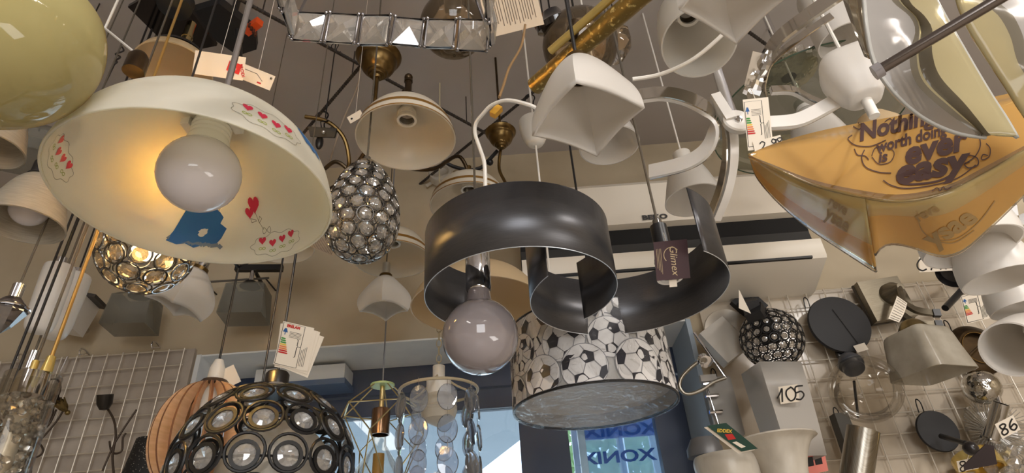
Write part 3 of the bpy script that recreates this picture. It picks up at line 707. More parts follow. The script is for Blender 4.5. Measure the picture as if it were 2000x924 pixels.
# ---------------------------------------------------------------- wooden slat ball
wd = thing('pendant_lamp', 'round pendant of curved plywood slats behind the black crystal dome', 'pendant lamp', hangM(397, 855, 1.25, 12))
kk = 1.25 / F; rw2 = 99 * kk
sl = MB(); th = .0022
ou = [(rw2 * (1.0) * cos(a) ** .9, rw2 * 1.12 * sin(a)) for a in [R(-80 + 5 * i) for i in range(33)]]
inn = [(x * .68 - .0, z * .93) for x, z in ou]
poly = ou + inn[::-1]
n = len(ou); vs = []
for s in (-1, 1):
    for x, z in ou: vs.append((x, s * th, z))
    for x, z in inn: vs.append((x, s * th, z))
fs = []
for i in range(n - 1):
    fs += [[i, i + 1, n + i + 1, n + i], [2 * n + i, 3 * n + i, 3 * n + i + 1, 2 * n + i + 1]]
sl.add(vs, fs); sl.m = 1
f2 = []
for i in range(n - 1): f2 += [[i, 2 * n + i, 2 * n + i + 1, i + 1], [n + i, n + i + 1, 3 * n + i + 1, 3 * n + i]]
f2 += [[0, n, 3 * n, 2 * n], [n - 1, 3 * n - 1, 4 * n - 1, 2 * n - 1]]
k0 = len(sl.v); sl.add(vs, f2)
sm_ = sl.mesh('slat', [wood, woodd], 30)
for i in range(20): link('slat', sm_, wd, RZ(18 * i) @ T((rw2 * .1, 0, 0)) @ RZ(58) @ T((-rw2 * .1, 0, 0)))
MB().lathe([(0, rw2 * 1.16), (.026, rw2 * 1.15), (.034, rw2 * 1.05), (.030, rw2 * 1.02), (0, rw2 * 1.04)], 28).part('cap', plain('dark_wood_cap', (64, 50, 42), .5), wd)
MB().lathe([(.014, rw2 * 1.14), (.017, rw2 * 1.2), (.016, rw2 * 1.42), (.009, rw2 * 1.6), (0, rw2 * 1.6)], 24).part('lamp_holder', whitep, wd)
MB().cyl(.02, rw2 * .35, rw2 * 1.05, 20).part('inner_holder', whitep, wd)
MB().box(.03, .001, .045, T((.03, 0, rw2 * 1.25)) @ RY(-30)).part('paper_tag', paper, wd)
cord(wd, rw2 * 1.55, r=.0026, m=cable, top=ZF)
hf_ = thing('hanging_frame', 'thin black hanging frame hidden behind the big painted dome', 'frame', T((bd.location.x, bd.location.y, ZF)))
q4 = [local(hf_, Vector((v.location.x, v.location.y, ZF))) for v in (bd, c2_, wd, cb)]
MB().tube(q4 + [q4[0]], .004, 8).part('bars', blackp, hf_)
for q in (q4[0], q4[2]): MB().tube([q, q + Vector((0, 0, CZ - ZF - .001))], .0012, 6).part('hanger', clearc, hf_)
# black perforated shade
pm, ptree, pb = mk('perforated_black'); 
vo = ptree.nodes.new('ShaderNodeTexVoronoi'); vo.inputs['Scale'].default_value = 190; tc = ptree.nodes.new('ShaderNodeTexCoord'); ptree.links.new(tc.outputs['Object'], vo.inputs['Vector'])
cr = ptree.nodes.new('ShaderNodeValToRGB'); cr.color_ramp.elements[0].color = lin((170, 165, 155)); cr.color_ramp.elements[1].color = lin((16, 16, 18)); cr.color_ramp.elements[0].position = .16; cr.color_ramp.elements[1].position = .2
ptree.links.new(vo.outputs['Distance'], cr.inputs[0]); ptree.links.new(cr.outputs[0], pb.inputs['Base Color']); pb.inputs['Roughness'].default_value = .7
ps = thing('pendant_lamp', 'black perforated tapered shade left of the plywood slat ball', 'pendant lamp', hangM(285, 960, 1.5))
k = 1.5 / F; MB().lathe(shellp([(62 * k, -.08), (40 * k, .125), (0, .13)], .002), 48).part('shade', pm, ps)
# ---------------------------------------------------------------- brass wire polyhedron
gw = thing('pendant_lamp', 'thin brass wire polyhedron pendant with a big clear bulb', 'pendant lamp', hangM(742, 850, 1.7) @ SC(1.48, 1.48, 1.48))
k = 1.15 / F
wm = plain('pale_brass_wire', (206, 190, 140), .3, .9)
tz = .098; ra = .052; 
top = [(.008 * cos(a), .008 * sin(a), tz) for a in [2 * pi * i / 5 for i in range(5)]]
Rm, Rn = .082, .092; zm, zn = .048, -.002
m1 = [(Rm * cos(a), Rm * sin(a), zm) for a in [2 * pi * i / 5 + .35 for i in range(5)]]
m2 = [(Rn * cos(a), Rn * sin(a), zn - .01) for a in [2 * pi * (i + .5) / 5 + .35 for i in range(5)]]
bo = [(.04 * cos(a), .04 * sin(a), -.10) for a in [2 * pi * i / 5 + .35 for i in range(5)]]
def strut(p, q): MB().tube([p, q], .0013, 6).part('strut', wm, gw)
for i in range(5):
    tp_ = (.02 * cos(2 * pi * i / 5 + .35), .02 * sin(2 * pi * i / 5 + .35), tz)
    strut(tp_, m1[i]); strut(m1[i], m1[(i + 1) % 5]); strut(m1[i], m2[i]); strut(m1[(i + 1) % 5], m2[i]); strut(m2[i], bo[i]); strut(m2[i], bo[(i + 1) % 5]); strut(bo[i], bo[(i + 1) % 5])
MB().cyl(.024, tz - .002, tz + .002, 28).part('top_disc', plain('pale_green_disc', (190, 215, 150), .5), gw)
MB().cyl(.005, .045, tz, 12).part('stem', wm, gw)
MB().lathe([(0, .05), (.017, .05), (.018, .045), (.018, -.0), (.016, 0), (.016, .04), (0, .04)], 28).part('lamp_holder', plain('copper_holder', (150, 120, 96), .25, 1), gw)
gb = MB().lathe([(.012, .0), (.013, -.02), (.03, -.045), (.052, -.075), (.056, -.1), (.045, -.13), (0, -.155)], 36).part('bulb', clearg, gw)
MB().cyl(.011, -.1, -.035, 14).part('filament_column', plain('filament_amber', (190, 150, 80), .4), gb)
cord(gw, tz, r=.0016, top=gw.location.z + (CZ - gw.location.z) / 1.48, m=plain('grey_cord', (120, 122, 128), .5))
# ---------------------------------------------------------------- chandelier of clear discs
cd = thing('chandelier', 'ring chandelier hung with strings of clear oval discs around a white bulb', 'chandelier', hangM(857, 764, 1.55) @ SC(1.348, 1.348, 1.348))
k = 1.15 / F; rc = 76 * k; crm = plain('cream_iron', (190, 178, 150), .5)
MB().tube(circ3(rc, 48), .003, 8, True).part('ring', crm, cd)
for i in range(3): MB().tube(smoothp([(0, 0, .035), (rc * .5 * cos(2.1 * i + .4), rc * .5 * sin(2.1 * i + .4), .012), (rc * cos(2.1 * i + .4), rc * sin(2.1 * i + .4), 0)], 5), .0022, 6).part('spoke', crm, cd)
dm = MB().lathe([(0, .0028), (.017, .0018), (.0185, 0), (.017, -.0018), (0, -.0028)], 28).mesh('disc', thin('disc_acrylic', (240, 244, 250), 3.4, .02, (222, 228, 238), .2))
hk = MB().tube([(0, 0, .0), (0, .001, -.012)], .0005, 5).mesh('link', chrome)
for i in range(9):
    a = 2 * pi * (i + .25) / 9
    for j in range(6):
        M = RZ(math.degrees(a)) @ T((rc, 0, -.034 - .0565 * j)) @ RZ(90) @ SC(1, 1, 1.35) @ RZ(random.uniform(-14, 14)) @ RX(90 + random.uniform(-5, 5))
        g = link('disc', dm, cd, M); link('link', hk, g, RX(-90) @ T((0, 0, .028)))
hx = MB().cyl(.012, .02, .05, 16).cyl(.024, -.01, .02, 24).part('lamp_holder', whitep, cd)
bb = MB().lathe([(.018, .0), (.03, -.015), (.034, -.03)] + [(.034 + .0012 * (i % 2), -.03 - .002 * i) for i in range(7)] + [(.03, -.055), (0, -.07)], 36).part('bulb', opal('ribbed_bulb', (232, 222, 204), .4, .3), cd)
for i in range(10): MB().tube([(.005 * cos(t), 0, .05 + .016 * i + .009 * sin(t)) if i % 2 else (0, .005 * cos(t), .05 + .016 * i + .009 * sin(t)) for t in [2 * pi * q / 12 for q in range(12)]], .0012, 5, True).part('chain_link', crm, cd)
cord(cd, .2, r=.002, m=crm, top=cd.location.z + (CZ - cd.location.z) / 1.348)
# ---------------------------------------------------------------- football drum shade
fb = thing('pendant_lamp', 'drum lampshade printed with footballs and wrapped in clear film', 'pendant lamp', hangM(1163, 796, 1.18))
k = 1.18 / F; rf = 160 * k; hf = .165
MB().lathe([(rf, 0), (rf * .985, hf)], 96).part('shade', opal('drum_fabric', (228, 226, 222), .4, .8), fb)
MB().lathe([(rf * .99, 0.001), (rf * .975, hf)], 96).part('lining', opal('drum_lining', (206, 206, 206), .35, .7), fb)
for z in (0, hf): MB().tube(circ3(rf * (.995 if z == 0 else .98), 72), .0028, 6, True, T((0, 0, z))).part('trim_ring', blackp, fb)
MB().lathe([(0, .03), (rf * .98, .03)], 60).part('diffuser', opal('drum_diffuser', (230, 230, 228), .3, .5, c2=(212, 212, 212), scale=12), fb)
fn = lambda a, z, off: Vector(((rf * (1 - .015 * z / hf) + off) * cos(a), (rf * (1 - .015 * z / hf) + off) * sin(a), z))
balls = []; rr = random.Random(5)
fpent = MB(); fl = MB(); fbg = MB(); shd = plain('football_print', (38, 38, 46), .5); sline = plain('football_seam', (138, 138, 142), .6); sgrey = plain('football_shading', (196, 196, 200), .6)
def mapball(cx, cz, r, lay, rot):
    # pentagons of an icosahedral ball projected on the drum
    ph = (1 + 5 ** .5) / 2; ic = [Vector(v).normalized() for v in [(0, a, b * ph) for a in (-1, 1) for b in (-1, 1)] + [(a, b * ph, 0) for a in (-1, 1) for b in (-1, 1)] + [(b * ph, 0, a) for a in (-1, 1) for b in (-1, 1)]]
    E_ = Euler((rot, rot * 1.7, rot * .6)).to_matrix()
    def q(v, off):
        x, y = v.x * r, v.y * r
        return (x, y, off)
    def put(b, poly, off):
        pl = []
        for v in poly:
            zc = cz + v.y * r; pl.append(v)
        if min(v.z for v in pl) < .02: return
        cl = [(cx + v.x * r / rf, min(max(cz + v.y * r, .0015), hf - .0015)) for v in pl]
        n = len(cl); 
        if max(c[1] for c in cl) - min(c[1] for c in cl) < 1e-4: return
        b.add([fn(a, z, off) for a, z in cl], [list(range(n))])
    disc = [(cx + r * cos(t) / rf, min(max(cz + r * sin(t), .001), hf - .001)) for t in [2 * pi * i / 36 for i in range(36)]]
    n = 36; c0 = (cx, min(max(cz, .002), hf - .002))
    bb = fbg; bb.m = 1; bb.add([fn(*c0, .0004 + .0004 * lay)] + [fn(a, z, .0004 + .0004 * lay) for a, z in disc], [[0, i + 1, (i + 1) % n + 1] for i in range(n)])
    d2 = [(cx + (a - cx) * .965, cz + (z - cz) * .965) for a, z in disc]; bb.m = 0
    d2 = [(a, min(max(z, .001), hf - .001)) for a, z in d2]
    bb.add([fn(*c0, .0005 + .0004 * lay)] + [fn(a, z, .0005 + .0004 * lay) for a, z in d2], [[0, i + 1, (i + 1) % n + 1] for i in range(n)])
    for v in ic:
        v = E_ @ v
        nb = sorted([E_ @ u for u in ic], key=lambda u: -u.dot(v))[1:6]
        nn = v.orthogonal().normalized(); bt = v.cross(nn)
        nb.sort(key=lambda u: math.atan2(u.dot(bt), u.dot(nn)))
        pent = [(v * 2 + u).normalized() for u in nb]
        put(fpent, pent, .0007 + .0004 * lay)
        for i in range(5):
            a_ = pent[i]; b2 = (v + nb[i] * 2).normalized(); m = (b2 - a_); s_ = m.cross(a_).normalized() * .02
            put(fl, [a_ + s_, b2 + s_, b2 - s_, a_ - s_], .0006 + .0004 * lay)
lay = 0
for row, z in enumerate((.125, .075, .02)):
    nb_ = 11
    for i in range(nb_):
        mapball(2 * pi * (i + .5 * (row % 2)) / nb_ + rr.uniform(-.05, .05), z + rr.uniform(-.015, .015), rr.uniform(.040, .052), row * 2 + (i % 2), rr.uniform(0, 6))
fbg.part('football_outline', [plain('football_white', (226, 224, 222), .5), sline], fb); fpent.part('football_patches', shd, fb); fl.part('football_seams', sline, fb)
film, ft, fb_ = mk('clear_film'); ft.nodes.remove(fb_)
def filmmat(nt):
    tp = nt.nodes.new('ShaderNodeBsdfTransparent'); g = nt.nodes.new('ShaderNodeBsdfGlossy'); g.inputs['Roughness'].default_value = .12
    tc = nt.nodes.new('ShaderNodeTexCoord'); n = nt.nodes.new('ShaderNodeTexNoise'); n.inputs['Scale'].default_value = 22; n.inputs['Detail'].default_value = 5; n.inputs['Distortion'].default_value = 2.5
    nt.links.new(tc.outputs['Object'], n.inputs['Vector']); bp = nt.nodes.new('ShaderNodeBump'); bp.inputs['Strength'].default_value = 1; bp.inputs['Distance'].default_value = .02
    nt.links.new(n.outputs[0], bp.inputs['Height']); nt.links.new(bp.outputs[0], g.inputs['Normal'])
    f = nt.nodes.new('ShaderNodeFresnel'); f.inputs[0].default_value = 1.5; nt.links.new(bp.outputs[0], f.inputs['Normal'])
    ml = nt.nodes.new('ShaderNodeMath'); ml.operation = 'MULTIPLY_ADD'; ml.inputs[1].default_value = .45; ml.inputs[2].default_value = .02; ml.use_clamp = True; nt.links.new(f.outputs[0], ml.inputs[0])
    m = nt.nodes.new('ShaderNodeMixShader'); nt.links.new(ml.outputs[0], m.inputs[0]); nt.links.new(tp.outputs[0], m.inputs[1]); nt.links.new(g.outputs[0], m.inputs[2]); nt.links.new(m.outputs[0], nt.nodes['Material Output'].inputs[0])
filmmat(ft)
MB().lathe([(rf * 1.01, -.004), (rf * 1.012, hf * .5), (rf * .995, hf + .004)], 96).part('film_wrap', film, fb)
MB().lathe([(0, -.003), (rf * 1.01, -.004)], 60).part('film_wrap', film, fb)
cord(fb, hf, r=.0028, m=blackp, at=(.026, 0))
# ================================================================ brass chandelier with banded opal domes
opalc = opal('opal_cream', (238, 230, 214), .35, .3)
bandm = plain('gold_band', (176, 132, 66), .35, .7)
DC = 1.45
A_ = (793, 268, 1.42)
hubp = P(735, 380, 1.62)
ch = thing('chandelier', 'brass chandelier with curved arms and opal dome shades edged with a gold band', 'chandelier', T(P(739, 118, 1.80)))
def canopy(root, r, M=Matrix(), m=brass):
    return MB().lathe([(p.x * r, -p.y * r) for p in smoothp([(0, -.3, 0), (1, -.28, 0), (1.02, -.1, 0), (.93, .02, 0), (.88, .1, 0), (.84, .3, 0), (.7, .6, 0), (.48, .8, 0), (.45, .9, 0), (.36, .95, 0), (.34, 1.05, 0), (.2, 1.1, 0), (.16, 1.2, 0), (0, 1.2, 0)], 3)], 44, M).part('canopy', m, root)
rca = 41 * 1.8 / F
canopy(ch, rca)
zc = CZ - ch.location.z
MB().cyl(.004, rca * .28, zc - .001, 12).part('hanger', bronze, ch)
hub = local(ch, P(722, 330, 1.72)); hz = hub.z
MB().tube([(0, 0, -rca), (0, 0, hz)], .006, 10).part('stem', brass, ch)
MB().ball(.03, T((0, 0, hz))).part('hub', brass, ch)
def domeshade(pxy, rpx, fin=True):
    p = local(ch, P(*pxy)); r = rpx * pxy[2] / F
    pr = smoothp([(.10, .86, 0), (.42, .80, 0), (.72, .62, 0), (.92, .32, 0), (1.0, .06, 0), (1.01, 0, 0)], 5); pr = [(q.x * r, q.y * r) for q in pr]
    o = MB().lathe(shellp(pr[::-1], .003), 64, T(p)).part('shade', opalc, ch)
    zb_ = .22 * r
    MB().lathe([(r * .975, zb_ * .75), (r * .962, zb_ * 1.0), (r * .955, zb_ * 1.12)], 64, T(p) @ SC(1.005, 1.005, 1)).part('gold_band', bandm, o)
    MB().lathe([(r * 1.012, 0.0), (r * 1.012, .003), (r * 1.0, .004)], 64, T(p)).part('rim_line', bandm, o)
    socket(ch, T(p + Vector((0, 0, .84 * r))) @ RX(180), whitep, .022, .04)
    MB().lathe([(0, .84 * r), (.026, .86 * r), (.022, .84 * r + .02), (.009, .84 * r + .026), (.009, .84 * r + .05), (0, .84 * r + .05)], 24, T(p)).part('gallery', brass, ch)
    if fin:
        MB().cyl(.009, .84 * r + .04, .84 * r + .098, 14, T(p)).cyl(.011, .84 * r + .096, .84 * r + .103, 16, T(p)).ball(.011, T(p + Vector((0, 0, .84 * r + .113)))).part('finial', bronze, ch)
    a = Vector((0, 0, hz)); top_ = p + Vector((0, 0, .84 * r + .03)); mid = (a + top_) / 2
    MB().tube(smoothp([a, a.lerp(top_, .25) + Vector((0, 0, -.05)), a.lerp(top_, .6) + Vector((0, 0, -.03)), top_.lerp(a, .12) + Vector((0, 0, .05)), top_], 6), .006, 10).part('arm', bronze, ch)
domeshade((793, 272, 1.45), 96)
domeshade((917, 402, 1.75), 76, False)
domeshade((765, 508, 1.78), 74, False)
domeshade((545, 482, 1.82), 66, False)
wtube(ch, [P(596, 228, 1.7), P(640, 238, 1.7), P(672, 270, 1.7), P(682, 318, 1.7), P(676, 350, 1.7), hubp], .006, brass, 'arm')
wtube(ch, [P(634, 330, 1.75), P(655, 316, 1.75), P(678, 330, 1.75), P(700, 360, 1.75)], .006, bronze, 'arm')
# ---------------------------------------------------------------- small brass canopy and the big cream shade
cl = thing('pendant_lamp', 'big cream dome shade under a small brass canopy behind the globe bulb', 'pendant lamp', T(P(978, 264, 1.88)))
r2 = 28 * 1.88 / F; canopy(cl, r2)
MB().cyl(.004, r2 * .28, CZ - cl.location.z - .001, 12).part('hanger', bronze, cl)
wtube(cl, [P(978, 290, 1.88), P(975, 330, 1.86), P(990, 372, 1.82), P(960, 420, 1.7), P(930, 500, 1.62)], .005, brass, 'stem')
p = local(cl, P(932, 600, 1.5)); r = 128 * 1.5 / F
pr = smoothp([(.08, .62, 0), (.4, .6, 0), (.7, .46, 0), (.9, .24, 0), (1.0, .03, 0), (1.01, 0, 0)], 5); pr = [(q.x * r, q.y * r) for q in pr]
MB().lathe(shellp(pr[::-1], .003), 72, T(p)).part('shade', cream, cl)
MB().cyl(.03, r * .58, r * .72, 24, T(p)).part('cap', brass, cl)
MB().tube([p + Vector((0, 0, r * .7)), local(cl, P(930, 500, 1.62))], .005, 10).part('stem', brass, cl)
# ================================================================ twisted square glass shades
def squareshade(name, label, M, s, hgt, m, cat='pendant lamp', group=None, drop=.12, clos=.08, sock=gold, n=40, tw=0):
    """four sided glass tulip: corners of the mouth drawn out into points"""
    o = thing(name, label, cat, M, group)
    rows = []
    lv = 16
    for j in range(lv + 1):
        t = j / lv; row = []
        for i in range(n + 1):
            a = 2 * pi * i / n + pi / 4
            sq = 1 / max(abs(cos(a - pi / 4)), abs(sin(a - pi / 4)))        # 1 at side, 1.41 at corner
            kk = (sq - 1) / .4142
            ro = (.30 + .78 * math.sin(min(1, t * 1.15) * pi / 2) ** .85) * (1 - clos * t ** 3)
            r = s * ro * (1 + (sq - 1) * t ** .9)
            z = -hgt * t - drop * s * kk * t ** 3
            row.append((r * cos(a + tw * t), r * sin(a + tw * t), z))
        rows.append(row)
    b = MB().grid(rows); ob = b.part('shade', m, o); solid(ob, .0035)
    MB().lathe([(0, .012), (s * .3, .01), (s * .34, -.004), (0, -.004)], 28).part('cap', brass, o)
    if sock: MB().lathe([(s * .26, 0), (s * .28, -hgt * .3), (s * .2, -hgt * .32), (s * .18, -hgt * .1), (0, -hgt * .1)], 28).part('lamp_holder', sock, o)
    return o
tw1 = squareshade('pendant_lamp', 'white four cornered frosted glass shade with a brass holder, below the gold tubes', T(P(1146, 232, .78) + Vector((0, 0, .105))) @ RZ(-14.5), .052, .105, opalw, sock=brass)
cord(tw1, .01, r=.0028, m=blackp)
tw2 = squareshade('pendant_lamp', 'white cornered glass shade cropped by the top edge, right of the gold tubes', T(P(1448, -14, .74) + Vector((0, 0, .105))) @ RZ(-10), .054, .105, opalw, sock=None)
cord(tw2, .01, r=.0024, m=whitep)
for (x, y, d, lab, g, ti) in ((750, 603, 1.72, 'white cornered tulip glass hanging under the banded dome in the middle', 8, 0), (342, 598, 1.42, 'white cornered tulip glass under the lit crystal ball', 30, 22)):
    o = squareshade('pendant_lamp', lab, T(P(x, y, d)) @ RY(ti) @ T((0, 0, .1)) @ RZ(g), .062, .10, opalw, sock=None, drop=.14, clos=.3)
    MB().tube([(0, 0, .01), (0, 0, .05)], .012, 12).part('stem', chrome, o)
    A_ = o.matrix_world @ Vector((0, 0, .05)); wtube(o, [A_, Vector((A_.x, A_.y, CZ - .001 if ti == 0 else ZF))], .002, clearc)
# ================================================================ crystal frame chandelier, top
kf = .70 / F
fc = thing('chandelier', 'square chandelier of framed rectangular crystals cropped by the top edge', 'crystal chandelier', T(P(762, 60, .70)))
cw, chh, ct = 60 * kf, 68 * kf, .012
fm = plain('frame_chrome', (150, 148, 150), .15, 1)
gem = MB(); 
hx_, hy_ = cw * .44, chh * .46
vs = [(-hx_, 0, -hy_), (hx_, 0, -hy_), (hx_, 0, hy_), (-hx_, 0, hy_), (-hx_ * .15, -.007, -hy_ * .1), (hx_ * .15, -.007, hy_ * .1), (-hx_, .005, -hy_), (hx_, .005, -hy_), (hx_, .005, hy_), (-hx_, .005, hy_), (0, .01, 0)]
gem.add(vs, [[0, 1, 5, 4], [1, 2, 5], [2, 3, 4, 5], [3, 0, 4], [0, 6, 7, 1], [1, 7, 8, 2], [2, 8, 9, 3], [3, 9, 6, 0], [6, 10, 7], [7, 10, 8], [8, 10, 9], [9, 10, 6]])
gme = gem.mesh('crystal', crys, 5)
frm = MB().tube([(-cw * .47, 0, -chh * .5), (cw * .47, 0, -chh * .5), (cw * .47, 0, chh * .5), (-cw * .47, 0, chh * .5)], .0016, 6, True)
for a, b in ((-1, -1), (1, -1), (1, 1), (-1, 1)): frm.ball(.0024, T((a * cw * .47, -.001, b * chh * .5)), 8)
fme = frm.mesh('frame', fm)
def gemat(M):
    g = link('frame', fme, fc, M); link('crystal', gme, g, Matrix())
rr = random.Random(3)
yaw = -4
def row(p, ang, n, start=0):
    for i in range(start, n):
        M = T(p) @ RZ(ang) @ T((cw * 1.03 * (i + .5), 0, 0)) @ RY(rr.uniform(-3, 3)) @ RX(rr.uniform(-8, 8)); gemat(M)
pa = local(fc, P(572, 50, .70)); pb_ = local(fc, P(956, 70, .70)); 
ang = math.degrees(math.atan2(pb_.y - pa.y, pb_.x - pa.x))
dz_ = pb_.z - pa.z
for i in range(6):
    gemat(T(pa.lerp(pb_, (i + .5) / 6)) @ RZ(ang) @ RY(-math.degrees(math.asin(max(-.3, min(.3, dz_ / (pb_ - pa).length))))) @ RX(14 + rr.uniform(-6, 6)) @ RZ(rr.uniform(-5, 5)))
row(pa, ang - 88, 5); row(pb_, ang - 92, 5)
row(pa + Vector((.012, -.055, .045)), ang - 45, 4); row(pb_ + Vector((-.01, -.055, .045)), ang - 135, 4)
row(pa + Vector((.06, -.10, .03)), ang - 12, 3)
ctr = (pa + pb_) / 2 + Vector((0, -.11, 0))
MB().tube([ctr + Vector((-.1, -.1, .10)), ctr + Vector((.1, -.1, .10)), ctr + Vector((.1, .1, .10)), ctr + Vector((-.1, .1, .10))], .003, 6, True).tube([pa, pa + Vector((.02, -.0, .1))], .0015, 5).tube([pb_, pb_ + Vector((-.02, 0, .1))], .0015, 5).part('top_frame', fm, fc)
for sx in (-.1, .1): MB().tube([ctr + Vector((sx, 0, .1)), ctr + Vector((sx, 0, CZ - fc.location.z - ctr.z))], .0012, 6).part('cord', clearc, fc)
# ================================================================ gold tube lamp
gt = thing('pendant_lamp', 'two slanting gold metal tubes, the wide one covered in cracked gold leaf', 'pendant lamp', T(P(1080, 100, 1.0)))
def tube2(p, q, r, m, name, closed=True):
    a, b = local(gt, P(*p)), local(gt, P(*q)); M = axM(a, b); L = (b - a).length
    MB().lathe([(r, 0), (r, L), (r * .92, L), (r * .92, 0), (r, 0)], 36, M).part(name, m, gt)
tube2((1075, 100, 1.0), (1235, -40, .9), 8 * 1.0 / F, gold, 'slim_tube')
tube2((1045, 168, 1.08), (1300, -50, .86), 20 * .95 / F, goldleaf, 'wide_tube')
MB().cyl(.011, -.012, .02, 20, T(local(gt, P(1118, 62, .985))) @ RY(20)).part('clamp', bronze, gt)
MB().tube([local(gt, P(1118, 62, .985)), local(gt, P(1118, 62, .985)) + Vector((0, 0, CZ - P(1118, 62, .985).z))], .0035, 8).part('cord', blackp, gt)
# ================================================================ amber glass
ag = thing('pendant_lamp', 'amber glass globe with a black holder inside, behind the gold tubes', 'pendant lamp', T(P(1133, 88, 1.5)))
k = 1.5 / F
MB().ball(74 * k, None, 48).part('globe', amberg, ag)
M = axM(local(ag, P(1075, 20, 1.5)), local(ag, P(1095, 75, 1.5)))
MB().lathe([(0, 0), (.02, 0), (.03, .02), (.05, .03), (.05, .045), (.035, .05), (.03, .09), (0, .09)], 32, M).part('lamp_holder', plain('glossy_black', (20, 20, 26), .12, coat=1), ag)
cord(ag, 74 * k, r=.003, m=blackp)
ad = thing('pendant_lamp', 'amber glass drop with a tip, seen through the crystal frames', 'pendant lamp', T(P(885, 55, 1.45)))
k = 1.45 / F
MB().lathe([(p.x * k, p.y * k) for p in smoothp([(0, -66, 0), (14, -56, 0), (48, -36, 0), (64, -5, 0), (60, 30, 0), (36, 64, 0), (18, 80, 0)], 6)], 40, RX(0)).part('globe', amberg, ad)
MB().lathe([(0, 80 * k), (.022, 80 * k), (.02, 52 * k), (.012, 40 * k), (0, 40 * k)], 24).part('lamp_holder', blackp, ad)
MB().lathe([(0, -20 * k), (14 * k, -14 * k), (26 * k, 0), (20 * k, 24 * k), (8 * k, 40 * k), (0, 42 * k)], 9).part('bulb', amberg, ad)
cord(ad, 80 * k, r=.003, m=blackp)
am = thing('pendant_lamp', 'small amber glossy bauble at the left of the amber globe', 'pendant lamp', T(P(1062, 45, 1.65)))
MB().ball(20 * 1.65 / F, None, 28).part('globe', plain('amber_metallic', (150, 104, 62), .12, .8), am); cord(am, .02, r=.002)
af = thing('pendant_lamp', 'faceted clear amber shade behind the wide gold tube', 'pendant lamp', T(P(1195, 85, 1.6)))
MB().lathe([(20 * 1.6 / F, -.055), (.05, -.02), (.055, .02), (.03, .05)], 9).part('shade', amberg, af); cord(af, .05, r=.0025, m=clearc)
# ================================================================ white bells and cups in the middle
o = bell('pendant_lamp', 'white frosted bell shade with its ribbed lamp socket showing, top right of centre', 'pendant lamp', (1338, 10, 1.24), (1366, 84, 1.10), 76, 'cup', frost, sock=None, cap=blackm)
socket(o, T((0, 0, .006)), porc, .021, .05)
MB().lathe([(.026, .004), (.034, .006), (.034, .012), (.026, .014)], 28).part('collar', porc, o)
wtube(o, [P(1435, 42, .9), P(1400, 78, .9), P(1350, 118, .9), P(1290, 145, .9), P(1235, 155, .9)], .0032, whitep, 'cord')
cords = lambda o_, top_: wtube(o_, [o_.matrix_world.translation + Vector((0, 0, .03)), Vector((o_.matrix_world.translation.x, o_.matrix_world.translation.y, CZ - .001))], .0025, whitep, 'cord')
cords(o, 0)
for (lab, a, b, r, kd) in (
    ('white opal bell shade hanging right behind the four pointed shade', (1190, 205), (1190, 285, 1.32), 60, 'bell'),
    ('white opal bell shade above the right end of the ring lamp', (1352, 318), (1356, 392, 1.55), 58, 'bell'),
    ('white opal cone shade left of the yellow acrylic sheet', (1612, 218), (1612, 300, 1.45), 66, 'bell')):
    o = bell('pendant_lamp', lab, 'pendant lamp', a, b, r, kd, opalw, cap=whitep); cords(o, 0)
o = bell('pendant_lamp', 'white opal cylinder shade behind the curved glass sheet, upper one', 'pendant lamp', (1640, -15), (1650, 82, 1.35), 52, 'tube', opalw, cap=chrome); cords(o, 0)
o = thing('pendant_lamp', 'white opal pot shaped glass with a short stem, left of the curved glass sheets', 'pendant lamp', T(P(1668, 150, 1.2)) @ RZ(20))
k = 1.2 / F
sqf = lambda a, z: 1 + .07 * cos(4 * a)
MB().lathe([(p.x * k, p.y * k) for p in smoothp([(0, 58, 0), (22, 57, 0), (52, 42, 0), (60, 16, 0), (52, -20, 0), (36, -52, 0), (26, -62, 0), (0, -64, 0)], 5)], 44, sx=sqf).part('globe', opalw, o)
MB().cyl(.010, -.108, -.05, 16).part('stem', whitep, o)
cord(o, 56 * k, r=.004, m=whitep)
o = thing('pendant_lamp', 'small yellowish glass dome under the stem, behind the yellow acrylic sheet', 'pendant lamp', T(P(1712, 250, 1.3)))
MB().lathe(shellp([(52 * 1.3 / F, -.03), (44 * 1.3 / F, 0), (.03, .028), (0, .03)], .003), 36).part('shade', cream, o); cord(o, .03, r=.002, m=whitep)
o = thing('ceiling_cup', 'white plastic ceiling cup with a white cord, left of the four pointed shade', 'ceiling cup', T(P(1044, 262, 1.72)))
k = 1.72 / F
MB().lathe([(p.x * k, p.y * k) for p in smoothp([(0, 32, 0), (26, 32, 0), (29, 26, 0), (26, 0, 0), (16, -24, 0), (4, -30, 0), (0, -30, 0)], 4)], 36).part('cup', whitep, o)
MB().tube([(0, 0, -28 * k), (0, 0, -.5)], .0028, 8).part('cord', whitep, o)
MB().cyl(.003, 0, CZ - o.location.z - .001, 10).part('hanger', whitep, o)
# white flex loops
o = thing('cord', 'white flex looping from a yellow connector down to the ring lamp', 'cord', T(P(946, 222, 1.05)))
wtube(o, [P(1052, 214, 1.0), P(1030, 204, 1.0), P(990, 196, 1.02), P(960, 206, 1.04), P(944, 222, 1.05), P(930, 240, 1.06), P(928, 262, 1.06), P(938, 292, 1.05), P(946, 320, 1.02), P(948, 372, 1.0)], .0035, whitep, 'flex')
MB().box(.012, .012, .022, RY(40) @ T((.014, 0, .016))).part('connector', plain('yellow_connector', (214, 160, 50), .4), o)
o = thing('cord', 'thin gold flex hanging in a curve from the printed paper down to the yellow connector', 'cord', T(P(1026, 50, 1.3)))
wtube(o, [P(1026, 48, 1.3), P(1018, 90, 1.28), P(995, 132, 1.2), P(984, 165, 1.15), P(975, 190, 1.1)], .0026, plain('tan_flex', (150, 118, 78), .5), 'flex')
o = thing('cord', 'beige flex hanging down left of the large brass canopy', 'cord', T(P(703, 130, 1.9)))
